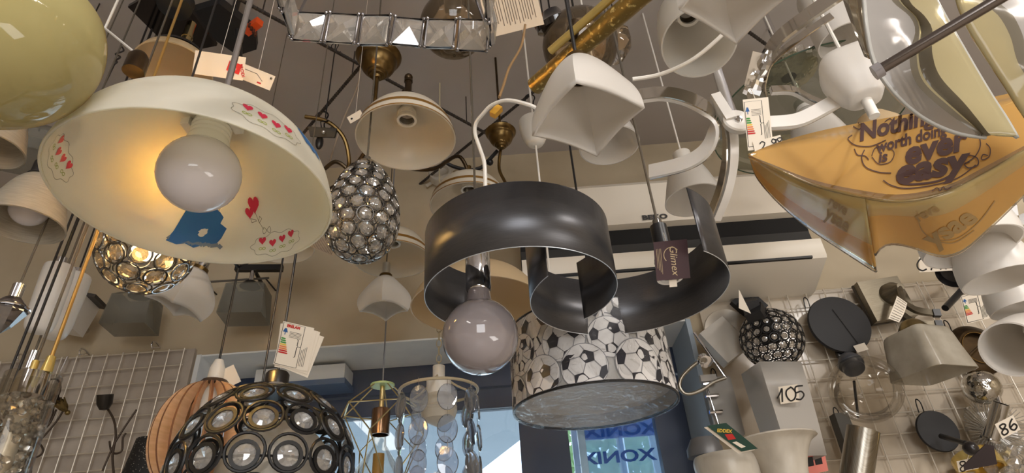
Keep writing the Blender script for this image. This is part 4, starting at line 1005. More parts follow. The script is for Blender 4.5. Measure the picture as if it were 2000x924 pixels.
wtube(o, [P(704, 132, 1.9), P(698, 170, 1.88), P(672, 230, 1.85), P(655, 280, 1.82), P(640, 330, 1.8)], .0028, plain('beige_flex', (150, 132, 112), .5), 'flex')
o = thing('cord', 'black curved wire arm under the rods, between two banded domes', 'cord', T(P(900, 325, 1.9)))
wtube(o, [P(862, 312, 1.9), P(885, 325, 1.9), P(915, 332, 1.9), P(938, 328, 1.9), P(950, 318, 1.9), P(972, 294, 1.9)], .006, blackm, 'wire')
MB().ball(.011, T(local(o, P(957, 317, 1.9)))).part('connector', blackp, o)
o = thing('wall_rose', 'small white ceiling rose under the rods, left of the second banded dome', 'ceiling rose', T(onY(862, 345, 1.93)) @ WR)
MB().lathe([(.05, 0), (.05, .02), (.044, .035), (.035, .035), (.03, .02), (0, .02)], 36).box(.15, .012, .006, RZ(35)).part('cup', frost, o)
# ================================================================ white LED ribbon lamp
chc = plain('chrome_lining', (205, 200, 190), .1, 1)
lw = thing('ceiling_lamp', 'white curved ribbon lamp with chrome linings winding across the right of centre', 'ceiling lamp', T(P(1440, 235, 1.25)))
def ribbon(pts, w=.022, t=.007, side=1, lin_=True, m=white):
    pp = [local(lw, P(*p)) for p in pts]; s_ = smoothp(pp, 8)
    MB().tube(s_, 1, rect=(t, w)).part('white_band', m, lw, sharp=30)
    if lin_:
        o_ = []
        for i, q in enumerate(s_):
            tt = (s_[min(i + 1, len(s_) - 1)] - s_[max(i - 1, 0)]).normalized(); nn = tt.cross(Vector((0, 0, 1))).normalized() * side * t * .85
            o_.append(q + nn)
        MB().tube(o_, 1, rect=(.003, w * .9)).part('chrome_lining', chc, lw, sharp=30)
ribbon([(1232, 192, 1.30), (1290, 184, 1.29), (1340, 193, 1.27), (1378, 215, 1.25), (1393, 250, 1.24), (1380, 290, 1.25), (1340, 318, 1.28), (1268, 336, 1.32)], .034, .008, 1)
ribbon([(1396, 425, 1.32), (1416, 375, 1.28), (1428, 320, 1.26), (1430, 275, 1.25), (1426, 240, 1.25)], .026, .018, 1)
ribbon([(1505, 178, 1.3), (1545, 178, 1.3), (1580, 195, 1.3), (1610, 208, 1.3)], .018, .008, 1)
ribbon([(1460, 240, 1.24), (1510, 240, 1.22), (1560, 234, 1.22), (1610, 210, 1.22), (1660, 180, 1.22)], .03, .010, -1)
ribbon([(1496, 112, 1.3), (1520, 75, 1.28), (1570, 35, 1.24), (1650, -20, 1.2)], .034, .006, -1, m=chc)
ribbon([(1500, 200, 1.32), (1492, 165, 1.32), (1500, 130, 1.32), (1530, 98, 1.3), (1580, 60, 1.27), (1625, 30, 1.25)], .018, .003, 1, lin_=False, m=chc)
a = local(lw, P(1396, 190, 1.26)); b = local(lw, P(1426, 238, 1.22)); MB().tube([a, b], 1, rect=(.026, .02)).part('white_arm', white, lw, sharp=30)
a = local(lw, P(1392, 110, 1.3)); b = local(lw, P(1428, 232, 1.25)); MB().tube([a, b], 1, rect=(.018, .018)).part('chrome_arm', chrome, lw, sharp=30)
jm = lw.matrix_world.inverted() @ camM(1440, 238, 1.22, 0, -35, 0)
MB().lathe([(0, -.008), (.028, -.008), (.030, -.005), (.030, .004), (.027, .007), (0, .007)], 40, jm).part('joint_disc', white, lw)
MB().lathe([(0, .012), (.006, .012), (.0085, .009), (.0085, .006), (0, .006)], 20, jm).part('screw', chrome, lw)
MB().tube([(0, 0, 0), (0, 0, CZ - lw.location.z - .001)], .006, 10).part('stem', chrome, lw)
# ---------------------------------------------------------------- clear glass dish with a crumpled foil lining
gd = thing('ceiling_lamp', 'round greenish clear glass dish above the ribbon lamp', 'ceiling lamp', T(P(1585, 235, 1.62)))
k = 1.62 / F; rg_ = 185 * k
pr = [(p.x * rg_, p.y * rg_) for p in smoothp([(0, -.16, 0), (.4, -.14, 0), (.75, -.06, 0), (1, .06, 0)], 6)]
MB().lathe(pr, 72).part('dish', greeng, gd); MB().tube(circ3(rg_, 72), .002, 6, True, T((0, 0, .06 * rg_))).part('rim', plain('glass_edge_green', (70, 92, 74), .2), gd)
MB().lathe([(.02, -.004), (.05, .0), (.08, .012), (.085, .03), (.05, .045), (0, .05)], 36, T(local(gd, P(1540, 150, 1.66))), sx=lambda a, z: 1 + .05 * sin(a * 17)).part('foil_cup', plain('crumpled_foil', (200, 196, 186), .15, 1, scale=60, bump=1), gd)
MB().cyl(.01, 0, CZ - gd.location.z - .001, 12).part('stem', chrome, gd)
# ================================================================ curved glass sheets, upper right (very near)
gs = thing('pendant_lamp', 'pendant of curved white and cream glass sheets with grey stripes, upper right corner', 'pendant lamp', T(P(1840, 110, .5)))
shw = thin('sheet_white', (225, 220, 214), .7, .1, (206, 202, 198), .72); shy = thin('sheet_cream', (236, 226, 180), .7, .1, (208, 196, 158), .74)
shg = thin('sheet_grey', (170, 162, 146), .6, .1, (142, 134, 118), .82); shx = 0
she = thin('sheet_edge', (240, 240, 236), .8, .1, (225, 225, 220), .9)
def D(px, t=0): return .50
C0 = [(1678, -60, .56), (1684, 0, .53), (1690, 60, .51), (1705, 125, .50), (1742, 182, .49), (1800, 232, .485), (1865, 262, .48), (1925, 272, .475)]
C0b = [(1684, -60, .56), (1690, 0, .53), (1696, 60, .51), (1711, 122, .50), (1747, 178, .49), (1804, 227, .485), (1868, 256, .48), (1926, 266, .475)]
C1 = [(1730, -60, .55), (1738, 0, .53), (1775, 35, .51), (1786, 65, .50), (1775, 110, .49), (1790, 165, .48), (1850, 220, .475), (1912, 262, .475)]
C1b = [(1748, -60, .55), (1752, 0, .53), (1785, 35, .51), (1794, 65, .50), (1788, 112, .49), (1802, 162, .48), (1860, 216, .475), (1919, 263, .475)]
C2 = [(1750, -60, .55), (1757, 0, .53), (1790, 34, .51), (1799, 64, .50), (1794, 112, .49), (1808, 160, .48), (1865, 214, .475), (1922, 263, .475)]
C3 = [(1770, -60, .54), (1775, 0, .52), (1805, 32, .50), (1820, 60, .49), (1820, 105, .48), (1835, 152, .475), (1885, 206, .47), (1934, 264, .47)]
C4 = [(1800, -60, .54), (1826, 0, .52), (1852, 48, .51), (1876, 90, .50), (1905, 140, .49), (1935, 190, .48), (1962, 232, .475), (1982, 266, .47)]
C4b = [(1804, -60, .54), (1830, 0, .52), (1856, 47, .51), (1880, 89, .50), (1909, 139, .49), (1939, 189, .48), (1967, 232, .475), (1988, 270, .47)]
o = sheet([C0, C0b, C1, C1b, C2, C3, C4, C4b], [0, 1, 2, 3, 2, 4, 0], 36, 3).part('glass_sheet', [she, shw, shg, shy, shy], gs); solid(o, .003)
S0 = [(1862, -60, .60), (1868, 0, .58), (1890, 55, .57), (1920, 105, .56), (1950, 150, .55), (1985, 205, .54), (2030, 270, .54)]
S1 = [(1905, -60, .6), (1915, 0, .58), (1950, 35, .57), (1972, 75, .56), (1985, 120, .55), (2010, 160, .54), (2060, 220, .54)]
S2 = [(1935, -60, .6), (1945, 0, .58), (1975, 30, .57), (1995, 70, .56), (2005, 110, .55), (2030, 140, .54), (2080, 200, .54)]
S3 = [(2080, -60, .6), (2085, 0, .58), (2090, 30, .57), (2100, 70, .56), (2110, 110, .55), (2120, 140, .54), (2140, 200, .54)]
o = sheet([S0, S1, S2, S3], [0, 1, 2], 28, 4).part('glass_sheet', [shy, shg, shw], gs); solid(o, .003)
a, b = local(gs, P(1722, 134, .455)), local(gs, P(1985, -22, .42)); M = axM(a, b); L = (b - a).length
MB().lathe([(0, 0), (.0036, 0), (.0042, .0006), (.0042, L), (0, L)], 28, M).part('rod', plain('rod_steel', (120, 112, 108), .2, 1), gs)
MB().lathe([(0, -.006), (.006, -.006), (.006, 0), (0, 0)], 24, M).part('end_washer', plain('washer_clear', (160, 156, 158), .2, .4), gs)
MB().tube([local(gs, P(1960, -10, .42)), local(gs, P(1960, -10, .42)) + Vector((0, 0, CZ - P(1960, -10, .42).z - .001))], .003, 8).part('cord', clearc, gs)
# reflective folded metal strip left of the sheet
o = thing('metal_strip', 'bent mirror strip beside the curved glass sheets at the top', 'lamp part', T(P(1660, 30, .62)))
s_ = sheet([[(1630, -60, .66), (1655, 20, .64), (1690, 110, .6)], [(1690, -60, .6), (1684, 20, .6), (1700, 115, .58)]], [0], 12, 3).part('strip', plain('mirror_strip', (190, 180, 160), .1, .9), None)
s_.parent = o; s_.matrix_parent_inverse = o.matrix_world.inverted(); solid(s_, .002)
for c_ in gs.children:
    if c_.name.startswith('glass_sheet'): c_.matrix_parent_inverse = gs.matrix_world.inverted()
# ================================================================ yellow acrylic handkerchief shade
ya = thing('pendant_lamp', 'yellow bent acrylic shade printed with dark brown script lettering', 'pendant lamp', T(P(1760, 330, .66)))
Bk = [(1466, 300, .66), (1520, 280, .74), (1600, 258, .78), (1690, 240, .78), (1790, 222, .76), (1900, 200, .73), (2060, 165, .70)]
Fl = [(1462, 306, .66), (1510, 328, .64), (1590, 362, .62), (1680, 384, .61), (1760, 394, .60), (1850, 376, .60), (1930, 335, .61), (2060, 262, .62)]
def inset(A, B, t): 
    a = smoothp(A, 8); b = smoothp(B, 8)
    def rs(s_, n=24):
        L = [0]
        for i in range(1, len(s_)): L.append(L[-1] + (s_[i].xy - s_[i - 1].xy).length)
        o = []; j = 0
        for k in range(n + 1):
            q = L[-1] * k / n
            while j < len(L) - 2 and L[j + 1] < q: j += 1
            o.append(s_[j].lerp(s_[j + 1], (q - L[j]) / max(L[j + 1] - L[j], 1e-9)))
        return o
    a, b = rs(a), rs(b); return [tuple(x.lerp(y, t)) for x, y in zip(a, b)]
o = sheet([Bk, inset(Bk, Fl, .93), Fl], [0, 1], 32, 4).part('printed_sheet', [acryy, acryl], None); solid(o, .003)
o.parent = ya; o.matrix_parent_inverse = ya.matrix_world.inverted()
Lw = [(1466, 306, .67), (1478, 345, .70), (1520, 395, .72), (1580, 445, .73), (1650, 492, .72), (1712, 532, .70)]
Fl1 = [(1462, 300, .665), (1510, 326, .645), (1560, 350, .63), (1610, 368, .62), (1650, 378, .615), (1690, 388, .61)]
Cr = [(1712, 532, .70), (1704, 470, .665), (1690, 388, .61)]
L2 = [(1708, 500, .68), (1724, 482, .69), (1750, 477, .70), (1790, 486, .71), (1840, 502, .71), (1882, 490, .71), (1930, 448, .70), (1975, 405, .69), (2060, 320, .68)]
Fl2 = [(1690, 388, .61), (1710, 391, .608), (1740, 393, .605), (1780, 392, .602), (1830, 382, .60), (1880, 362, .603), (1930, 335, .61), (1980, 306, .613), (2060, 262, .62)]
o = sheet([Fl1, inset(Fl1, Lw, .62), inset(Fl1, Lw, .92), Lw], [1, 0, 2], 28, 3).part('left_fold', [acryy, acryc, acryl], None); solid(o, .003)
o.parent = ya; o.matrix_parent_inverse = ya.matrix_world.inverted()
o = sheet([Fl2, inset(Fl2, L2, .3), inset(Fl2, L2, .95), L2], [1, 0, 2], 32, 3).part('right_fold', [acryy, acryc, acryl], None); solid(o, .003)
o.parent = ya; o.matrix_parent_inverse = ya.matrix_world.inverted()
# lettering laid on the printed sheet: lay it out on a plane through the sheet, then wrap on to it
import mathutils
from mathutils.bvhtree import BVHTree
def wrap(target, items, m, name, off=.0024, inv=False):
    me = target.data; vs = [v.co.copy() for v in me.vertices]; bv = BVHTree.FromPolygons(vs, [list(p.vertices) for p in me.polygons])
    b = MB()
    for vv, ff in items:
        out = []
        for (x, y) in vv:
            r_ = ray(x, y).normalized(); h_, n_, i_, d_ = bv.ray_cast(EYE, r_)
            if h_:
                if n_.dot(r_) > 0: n_ = -n_
                out.append(h_ + n_ * off)
            else: out.append(EYE + r_ * .68)
        b.add(out, ff)
    o_ = b.part(name, m, None); o_.parent = ya; o_.matrix_parent_inverse = ya.matrix_world.inverted(); return o_
def txt(s_, px, py, size, ang, sx=1, bold=.012, shear=.3, my=1, curve=0):
    vs, fs = textmesh(s_, 1, bold, shear); o_ = []; c, n_ = cos(R(ang)), sin(R(ang))
    # finer mesh so that it follows the curve
    for v in vs:
        x, y = v.x * size * sx, v.y * size * my + curve * (v.x * size * sx) ** 2
        o_.append((px + x * c + y * n_, py + x * n_ * -1 * -1 - y * c))
    return o_, fs
def curl(cx, cy, pts, w):
    b = MB(); b.stroke([(cx + p[0], cy + p[1]) for p in sm2(pts, 6)], w); return [(v.x, v.y) for v in b.v], b.f
ps_ = [c for c in ya.children if c.name.startswith('printed_sheet')][0]
its = [txt('Nothing', 1748, 247, 46, -14, 1.0, .035), txt('worth doing', 1778, 275, 31, -15, .92, .03), txt('is', 1722, 311, 29, -10, 1, .035), txt('ever', 1822, 292, 62, -15, 1.12, .04), txt('easy', 1812, 331, 66, -11, 1.22, .045)]
its += [curl(1760, 352, [(-72, -56), (-78, -40), (-70, -22), (-45, -12), (-20, -10)], 2.2), curl(1760, 352, [(-36, 4), (-20, 14), (10, 20), (60, 14), (110, 0), (146, -26)], 2.2),
        curl(1800, 350, [(90, -44), (108, -38), (110, -24), (92, -18), (84, -26), (94, -30)], 2.6), curl(1790, 356, [(-30, -4), (-34, 4), (-10, 8), (40, 2), (72, -14), (96, -44)], 4),
        curl(1666, 250, [(0, 0), (12, 6), (18, -4), (10, -10)], 2), curl(1670, 275, [(-6, -8), (-14, 0), (0, 12), (30, 14), (60, 2)], 2), curl(1680, 302, [(-12, -8), (-6, 4), (8, 6), (16, 14)], 2),
        curl(1724, 308, [(-22, 0), (-14, -16), (8, -18), (22, -6), (14, 12), (-8, 16), (-22, 2)], 1.8), curl(1838, 373, [(-18, 4), (-8, -2), (-2, 4), (4, -4), (10, 2), (20, -4)], 2), curl(1738, 223 + 16, [(-10, 2), (0, -4), (8, 2), (16, -4)], 1.6) ,
        curl(1905, 265, [(6, 0), (10, 22), (0, 44), (-22, 60)], 2.2), curl(1930, 290, [(-4, -6), (4, 4), (2, 20), (-12, 26), (-10, 16), (0, 18)], 2.2)]
wrap(ps_, its, brown, 'script_lettering')
def mirror(it, ang=0):
    return it
lf = [c for c in ya.children if c.name.startswith('right_fold')][0]  # mirrored lettering painted on both folds to stand for the reflected script
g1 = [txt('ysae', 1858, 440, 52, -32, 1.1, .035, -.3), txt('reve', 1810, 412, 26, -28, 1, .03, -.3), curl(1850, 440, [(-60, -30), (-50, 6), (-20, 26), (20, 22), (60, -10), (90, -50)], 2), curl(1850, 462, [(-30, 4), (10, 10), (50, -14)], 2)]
wrap(lf, g1, ghost, 'reflected_lettering', .0022)
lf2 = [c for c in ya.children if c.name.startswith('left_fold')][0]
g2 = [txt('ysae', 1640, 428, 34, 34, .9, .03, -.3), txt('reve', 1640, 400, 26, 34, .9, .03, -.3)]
wrap(lf2, g2, ghost, 'reflected_lettering', .0022)
cq = local(ya, P(1900, 210, .735)); MB().tube([cq, cq + Vector((0, 0, CZ - ya.location.z - cq.z - .001))], .003, 8).part('cord', clearc, ya)
# ================================================================ white cups of the chandelier at the right edge
cg = 'white opal cups at the right edge'
for lab, a, b, r, kd in (
    ('white opal cup with the wide flat oval mouth under the yellow acrylic shade', (1905, 395), (1900, 484, .98), 97, 'cup'),
    ('white opal cup at the right edge with a tilted mouth, second from the top', (1975, 470), (1955, 548, 1.0), 76, 'cup'),
    ('white opal cup at the right edge, third from the top', (1998, 540), (1995, 605, 1.2), 60, 'cup'),
    ('white opal cup at the right edge showing its lamp holder, lowest of the four', (2030, 640, 1.25), (1976, 682, 1.08), 62, 'cup')):
    o = bell('pendant_lamp', lab, 'lampshade', a, b, r, kd, opalw, cg, cap=whitep, sock=porc if 'holder' in lab else None, capr=.018)
    A = o.matrix_world.translation
    o2 = MB().tube([local(o, A), local(o, A + Vector((.03, 0, .06))), local(o, Vector((A.x + .03, A.y, CZ - .001)))], .004, 8).part('stem', whitep, o)
# ================================================================ wall lamps on the right grid
GW = 1.905
def wallthing(name, label, cat, px, py, rz=0, group=None): return thing(name, label, cat, wallM(px, py, GW, rz), group)
def wl(o, px, py, Y): return local(o, onY(px, py, Y))
def gk(px, py, Y=GW): return dY(px, py, Y) / F      # metres per pixel there
def loop(o, at, m=blackp):
    MB().tube(smoothp([(at[0] - .008, at[1], .004), (at[0] - .006, at[1] + .03, .006), (at[0] + .002, at[1] + .042, .002), (at[0] + .008, at[1] + .03, .006), (at[0] + .008, at[1], .004)], 4), .002, 6).part('hook_loop', m, o)
k = gk(1632, 640)
o = wallthing('wall_lamp', 'large flat black disk lamp on the right grid with a small price slip', 'wall lamp', 1632, 640)
MB().lathe([(0, .02), (57 * k, .02), (58.5 * k, .026), (57 * k, .034), (40 * k, .037), (0, .038)], 72).part('disk', blackm, o)
MB().cyl(.03, 0, .02, 24).part('mount', blackp, o); loop(o, (-.07, .075))
MB().tube([(-.01, .05, .04), (.03, -.075, .04)], .001, 5).part('string', cable, o); MB().box(.04, .024, .0006, T((.033, -.09, .041)) @ RZ(12)).part('price_slip', paper, o)
k = gk(1822, 845)
o = wallthing('wall_lamp', 'smaller black disk lamp near the lower right with a black arm and knob', 'wall lamp', 1822, 846)
MB().lathe([(0, .02), (38 * k, .02), (39.5 * k, .024), (38 * k, .03), (0, .034)], 60).part('disk', blackm, o); MB().cyl(.02, 0, .02, 20).part('mount', blackp, o); loop(o, (-.01, .062))
a = wl(o, 1838, 852, 1.84); b = wl(o, 1886, 866, 1.74); MB().tube([a, b], .0075, 12).part('arm', blackp, o); MB().ball(.019, T(wl(o, 1896, 876, 1.72)), 24).part('knob', plain('black_knob', (36, 32, 32), .25), o)
# brushed square with arms and alabaster shade
o = wallthing('wall_lamp', 'brushed nickel square plate wall lamp with curved arms and an alabaster square shade', 'wall lamp', 1722, 592, 5)
k = gk(1722, 592)
nick = plain('brushed_nickel', (128, 120, 104), .32, .8, c2=(110, 102, 86), scale=30, stretch=(1, 40, 1))
MB().box(82 * k, 84 * k, .035, T((0, 0, .0225))).part('plate', nick, o); MB().box(84 * k, 86 * k, .012, T((0, 0, .006))).part('plate_rim', plain('dark_nickel', (72, 66, 58), .4, .6), o)
MB().lathe([(.04, .04), (.036, .06), (.02, .075), (.012, .1), (0, .1)], 28, T((.02, .01, 0))).part('boss', nick, o)
for i, (p0, p1, p2) in enumerate((((1762, 590), (1790, 606), (1828, 612)), ((1758, 612), (1790, 632), (1832, 634)))):
    pts = smoothp([wl(o, *p0, 1.78), wl(o, *p1, 1.74), wl(o, *p2, 1.72)], 6); MB().tube(pts, 1, rect=(.02, .012, (0, 0, 1))).part('arm', nick, o)
    MB().tube([wl(o, p2[0] - 6, p2[1], 1.718), wl(o, p2[0] + 8, p2[1], 1.714)], 1, rect=(.022, .016, (0, 0, 1))).part('arm_end', blackp, o)
MB().tube([(.02, .01, .09), wl(o, 1765, 600, 1.77)], .01, 10).part('arm', nick, o)
M = o.matrix_world.inverted() @ T(onY(1778, 632, 1.68))
MB().lathe([(p.x, p.y) for p in smoothp([(0, .01, 0), (.02, .008, 0), (.034, -.008, 0), (.039, -.024, 0), (0, -.026, 0)], 4)], 32, M).part('cap', plain('satin_brass', (150, 134, 96), .3, 1), o)
sq = lambda a, z: min(1 / max(abs(cos(a)), abs(sin(a))), 1.3)
zc_ = -.024
MB().lathe(shellp([(p.x, p.y) for p in smoothp([(.015, zc_, 0), (.05, zc_ - .002, 0), (.066, zc_ - .016, 0), (.074, zc_ - .07, 0), (.084, zc_ - .135, 0)], 4)], -.003), 48, M @ RZ(20), sx=sq).part('shade', opal('alabaster_square', (210, 204, 190), .4, .2, c2=(186, 178, 162), scale=14), o)
tg = wallthing('hang_tag', 'printed paper hang tag curling on the brushed nickel wall lamp', 'label', 1748, 600)
p = [wl(tg, 1752, 578, 1.70), wl(tg, 1744, 600, 1.66), wl(tg, 1735, 622, 1.66)]; q = [wl(tg, 1772, 592, 1.70), wl(tg, 1766, 612, 1.66), wl(tg, 1756, 630, 1.66)]
sp, sq_ = smoothp(p, 5), smoothp(q, 5); MB().grid([[a, b] for a, b in zip(sp, sq_)]).part('paper', paper, tg)
bb = MB()
for i in range(1, len(sp) - 1): bb.tube([sp[i].lerp(sq_[i], .1) + Vector((0, 0, .001)), sp[i].lerp(sq_[i], .9) + Vector((0, 0, .001))], .0006, 4)
bb.part('print', plain('grey_print', (90, 84, 78), .6), tg)
# clear glass globe lamp
o = wallthing('wall_lamp', 'clear glass globe wall lamp with a dark holder inside, below the large black disk', 'wall lamp', 1690, 762)
C_ = wl(o, 1690, 760, 1.72); k = gk(1690, 760, 1.72); r = 66 * k
MB().lathe([(r * sin(a) * (1 - .0), -r * .95 * cos(a)) for a in [pi * .9 * i / 30 for i in range(31)]], 56, axM(C_, wl(o, 1655, 700, 1.78))).part('globe', clearg, o)
a = wl(o, 1655, 700, 1.78); b = wl(o, 1678, 735, 1.74); M = axM(a, b)
MB().lathe([(0, -.01), (.016, -.01), (.026, .0), (.036, .02), (.036, .03), (.03, .035), (.03, .05), (.022, .055), (0, .055)], 32, M).part('lamp_holder', plain('smoky_holder', (60, 62, 68), .3), o)
MB().tube(smoothp([wl(o, 1668, 745, 1.76), wl(o, 1672, 780, 1.82), wl(o, 1676, 815, 1.88)], 4), .004, 8).part('arm', blackp, o)
MB().tube([a, wl(o, 1650, 690, 1.9)], .008, 8).part('stem', blackp, o)
MB().cyl(.03, 0, .015, 24, T(wl(o, 1650, 692, 1.9))).part('mount', blackp, o)
# bronze dish
o = wallthing('wall_lamp', 'round dark bronze dish lamp on the right grid, half behind a white cup', 'wall lamp', 1902, 686)
k = gk(1902, 686)
MB().lathe([(0, .015), (30 * k, .015), (31 * k, .03), (36 * k, .032), (46 * k, .022), (50 * k, .012), (49 * k, .002), (0, .0)], 60).part('dish', bronze, o); MB().tube(circ3(31 * k, 40), .0012, 6, True, T((0, 0, .032))).part('ridge', plain('ridge_gold', (150, 120, 70), .3, 1), o)
MB().tube([(-.09, -.05, .04), (.02, .02, .05)], .004, 8).part('arm', bronze, o); loop(o, (-.05, .07))
# mirrored ball
o = wallthing('wall_lamp', 'small dimpled chrome ball lamp above the crystal flower', 'wall lamp', 1890, 770)
k = gk(1890, 770, 1.84); m_ = plain('dimpled_chrome', (200, 198, 192), .06, 1, scale=70, bump=1)
MB().ball(33 * k, T((0, 0, .07)), 36).part('ball', m_, o); MB().cyl(.012, 0, .06, 16).part('stem', chrome, o)
MB().tube([(.012, -.03, .1), (.022, -.07, .08)], .007, 10).part('arm', chrome, o)
# chrome tube with crystal petals
o = wallthing('wall_lamp', 'slanted chrome tube lamp set in clear cut glass petals at the lower right', 'wall lamp', 1930, 845)
petal = MB(); pv = []
for i in range(9):
    t = i / 8; w_ = .034 * sin(pi * min(1, t * .96 + .04)) ** .6; pv.append([(-w_, .01 + .085 * t, .01 + .03 * t * t), (0, .01 + .085 * t, .02 + .03 * t * t), (w_, .01 + .085 * t, .01 + .03 * t * t)])
petal.grid(pv); pm_ = petal.mesh('petal', thin('petal_glass', (226, 222, 214), 3, .05, (160, 156, 148), .25), 10)
rib = MB()
for i in range(-3, 4): rib.tube([(0, .01, .02), (.008 * i, .06, .035), (.010 * i, .09, .05)], .0012, 5)
rm_ = rib.mesh('petal_ribs', thin('petal_rib_glass', (240, 238, 232), 3, .02, (210, 206, 198), .5))
for i in range(8): q = link('petal', pm_, o, RZ(45 * i)); link('petal_ribs', rm_, q, Matrix())
a = wl(o, 1934, 860, 1.80); b = wl(o, 1955, 788, 1.74); M = axM(a, b); L = (b - a).length
MB().lathe([(0, 0), (.026, 0), (.026, .006), (.021, .008), (.021, L), (.019, L), (.019, .01), (0, .01)], 36, M).part('tube', plain('tube_chrome', (190, 188, 184), .14, 1), o)
MB().lathe([(0, 0), (.03, .005), (.03, .01), (.021, .016), (0, .016)], 28).part('base', chrome, o)
# gold cylinder and crystals, bottom right
o = wallthing('wall_lamp', 'short gold cylinder lamp with dangling crystals in the lower right corner', 'wall lamp', 1905, 905)
MB().lathe([(.0, 0), (.06, 0), (.062, .03), (.062, .05), (.055, .05), (.055, .01), (0, .01)], 40, T((-.02, .015, .03)) @ RX(70)).part('drum', gold, o)
rr = random.Random(4); dm_ = MB().lathe([(0, .02), (.012, .012), (.018, 0), (.012, -.012), (0, -.02)], 8).mesh('crystal', crys, 10)
for i in range(26): link('crystal', dm_, o, T((rr.uniform(.0, .16), rr.uniform(-.09, .02), rr.uniform(.02, .1))) @ RX(rr.uniform(0, 180)) @ SC(1, 1, 1.3))
MB().tube([(0, 0, .02), (.15, -.03, .05)], .004, 8).part('rail', chrome, o)
def strokes2(polys, s, w, M, mat_, root, name='marker_writing'):
    b = MB()
    for pl in polys: b.stroke([(x * s, y * s) for x, y in sm2(pl, 4)], w, M)
    return b.part(name, mat_, root)
DG = {'0': [[(.5, 1), (.15, .8), (.1, .4), (.35, 0), (.7, .15), (.8, .6), (.55, .98), (.45, 1)]], '1': [[(0, .3), (.3, .75), (.45, 1), (.4, .5), (.35, 0)]], '5': [[(.8, 1), (.25, .98), (.2, .55), (.6, .6), (.78, .3), (.5, 0), (.15, .08)]],
      '8': [[(.6, .95), (.25, .9), (.3, .6), (.65, .4), (.65, .08), (.25, .02), (.15, .3), (.45, .52), (.75, .75), (.6, .95)]], '6': [[(.7, 1), (.3, .7), (.15, .3), (.4, 0), (.75, .2), (.6, .5), (.2, .35)]],
      '7': [[(.1, .95), (.8, 1), (.5, .5), (.35, 0)]], '9': [[(.7, .75), (.4, 1), (.2, .75), (.4, .5), (.7, .7), (.72, .9), (.6, .3), (.45, 0)]], '2': [[(.1, .8), (.4, 1), (.7, .8), (.5, .45), (.1, .05), (.8, .05)]], '.': [[(.3, 0), (.36, .03)]],
      'C': [[(.8, .85), (.45, 1), (.1, .6), (.15, .2), (.5, 0), (.85, .12)]], 'A': [[(0, 0), (.4, 1), (.8, 0)], [(.2, .4), (.65, .4)]], 'N': [[(0, 0), (.05, .5), (.1, 1)], [(.1, 1), (.4, .5), (.7, 0)], [(.7, 0), (.75, .5), (.8, 1)]]}
def write(s_, h, w, M, root, gap=1.0, m=None, name='marker_writing'):
    ps_ = []
    for i, c in enumerate(s_):
        for pl in DG[c]: ps_.append([(x + i * gap - len(s_) * gap / 2, y - .5) for x, y in pl])
    strokes2(ps_, h, w, M, m or ink, root, name)
def pcard(label, px, py, Y, wpx, hpx, rz, text, tpx, wst, gap=1.0, ry=0, rx=0, name='price_card'):
    d = dY(px, py, Y); k = d / F
    c = thing(name, label, 'price card', camM(px, py, d, rz, rx, ry)); MB().box(wpx * k, hpx * k, .0008).part('card', paper, c)
    if text: write(text, tpx * k, wst * k, T((0, 0, .001)), c, gap)
    return c
pcard('white price card with 105 written in black marker on the frosted square vase', 1541, 770, 1.62, 38, 34, 8, '105', 26, 3.2, .62, name='price_card')
pcard('tilted white price card with 86 in thick marker beside the chrome tube', 1968, 834, 1.68, 40, 32, 27, '86', 22, 3.4, .85)
c = pcard('white price card with 87 half covered by dark cloth, bottom right', 1890, 908, 1.66, 40, 22, 12, '87', 20, 2.4, .95)
MB().tube([(0, .01, 0), local(c, onY(1895, 880, GW))], .0006, 4).part('string', paper, c)
c = pcard('white handwritten card behind the white cup, above the black cone lamp', 1832, 515, 1.74, 74, 30, 3, 'CAN', 24, 3, 1.2)
# dark cloth fold
o = thing('dark_card', 'dark brown folded card in front of the 87 price card', 'card', camM(1912, 893, dY(1912, 893, 1.6), 20))
k = dY(1912, 893, 1.6) / F; MB().prism([(-36 * k, -14 * k), (28 * k, -24 * k), (34 * k, 12 * k), (20 * k, 20 * k), (-34 * k, -4 * k)], .002).part('card', plain('dark_brown_card', (46, 36, 38), .6), o)
# steel cylinder lamp
o = wallthing('wall_lamp', 'brushed steel cylinder spot lamp at the bottom, below the clear globe', 'wall lamp', 1655, 870)
a = wl(o, 1686, 838, 1.74); b = wl(o, 1668, 960, 1.78); M = axM(a, b); L = (b - a).length; k = gk(1686, 838, 1.74)
MB().lathe([(24 * k, .02), (24 * k, .0), (29 * k, 0), (29 * k, L), (0, L)], 44, M).part('tube', steel, o)
MB().lathe([(0, .035), (12 * k, .03), (24 * k, .005)], 32, M).part('reflector', plain('spot_reflector', (190, 185, 170), .2, 1, scale=90, bump=1), o)
MB().box(.04, .13, .04, T(wl(o, 1652, 852, 1.87))).part('mount', plain('dark_mount', (60, 58, 54), .5), o); loop(o, wl(o, 1638, 822, 1.9)[:2])
MB().tube([wl(o, 1655, 860, 1.86), wl(o, 1675, 880, 1.78)], .012, 10).part('arm', steel, o)
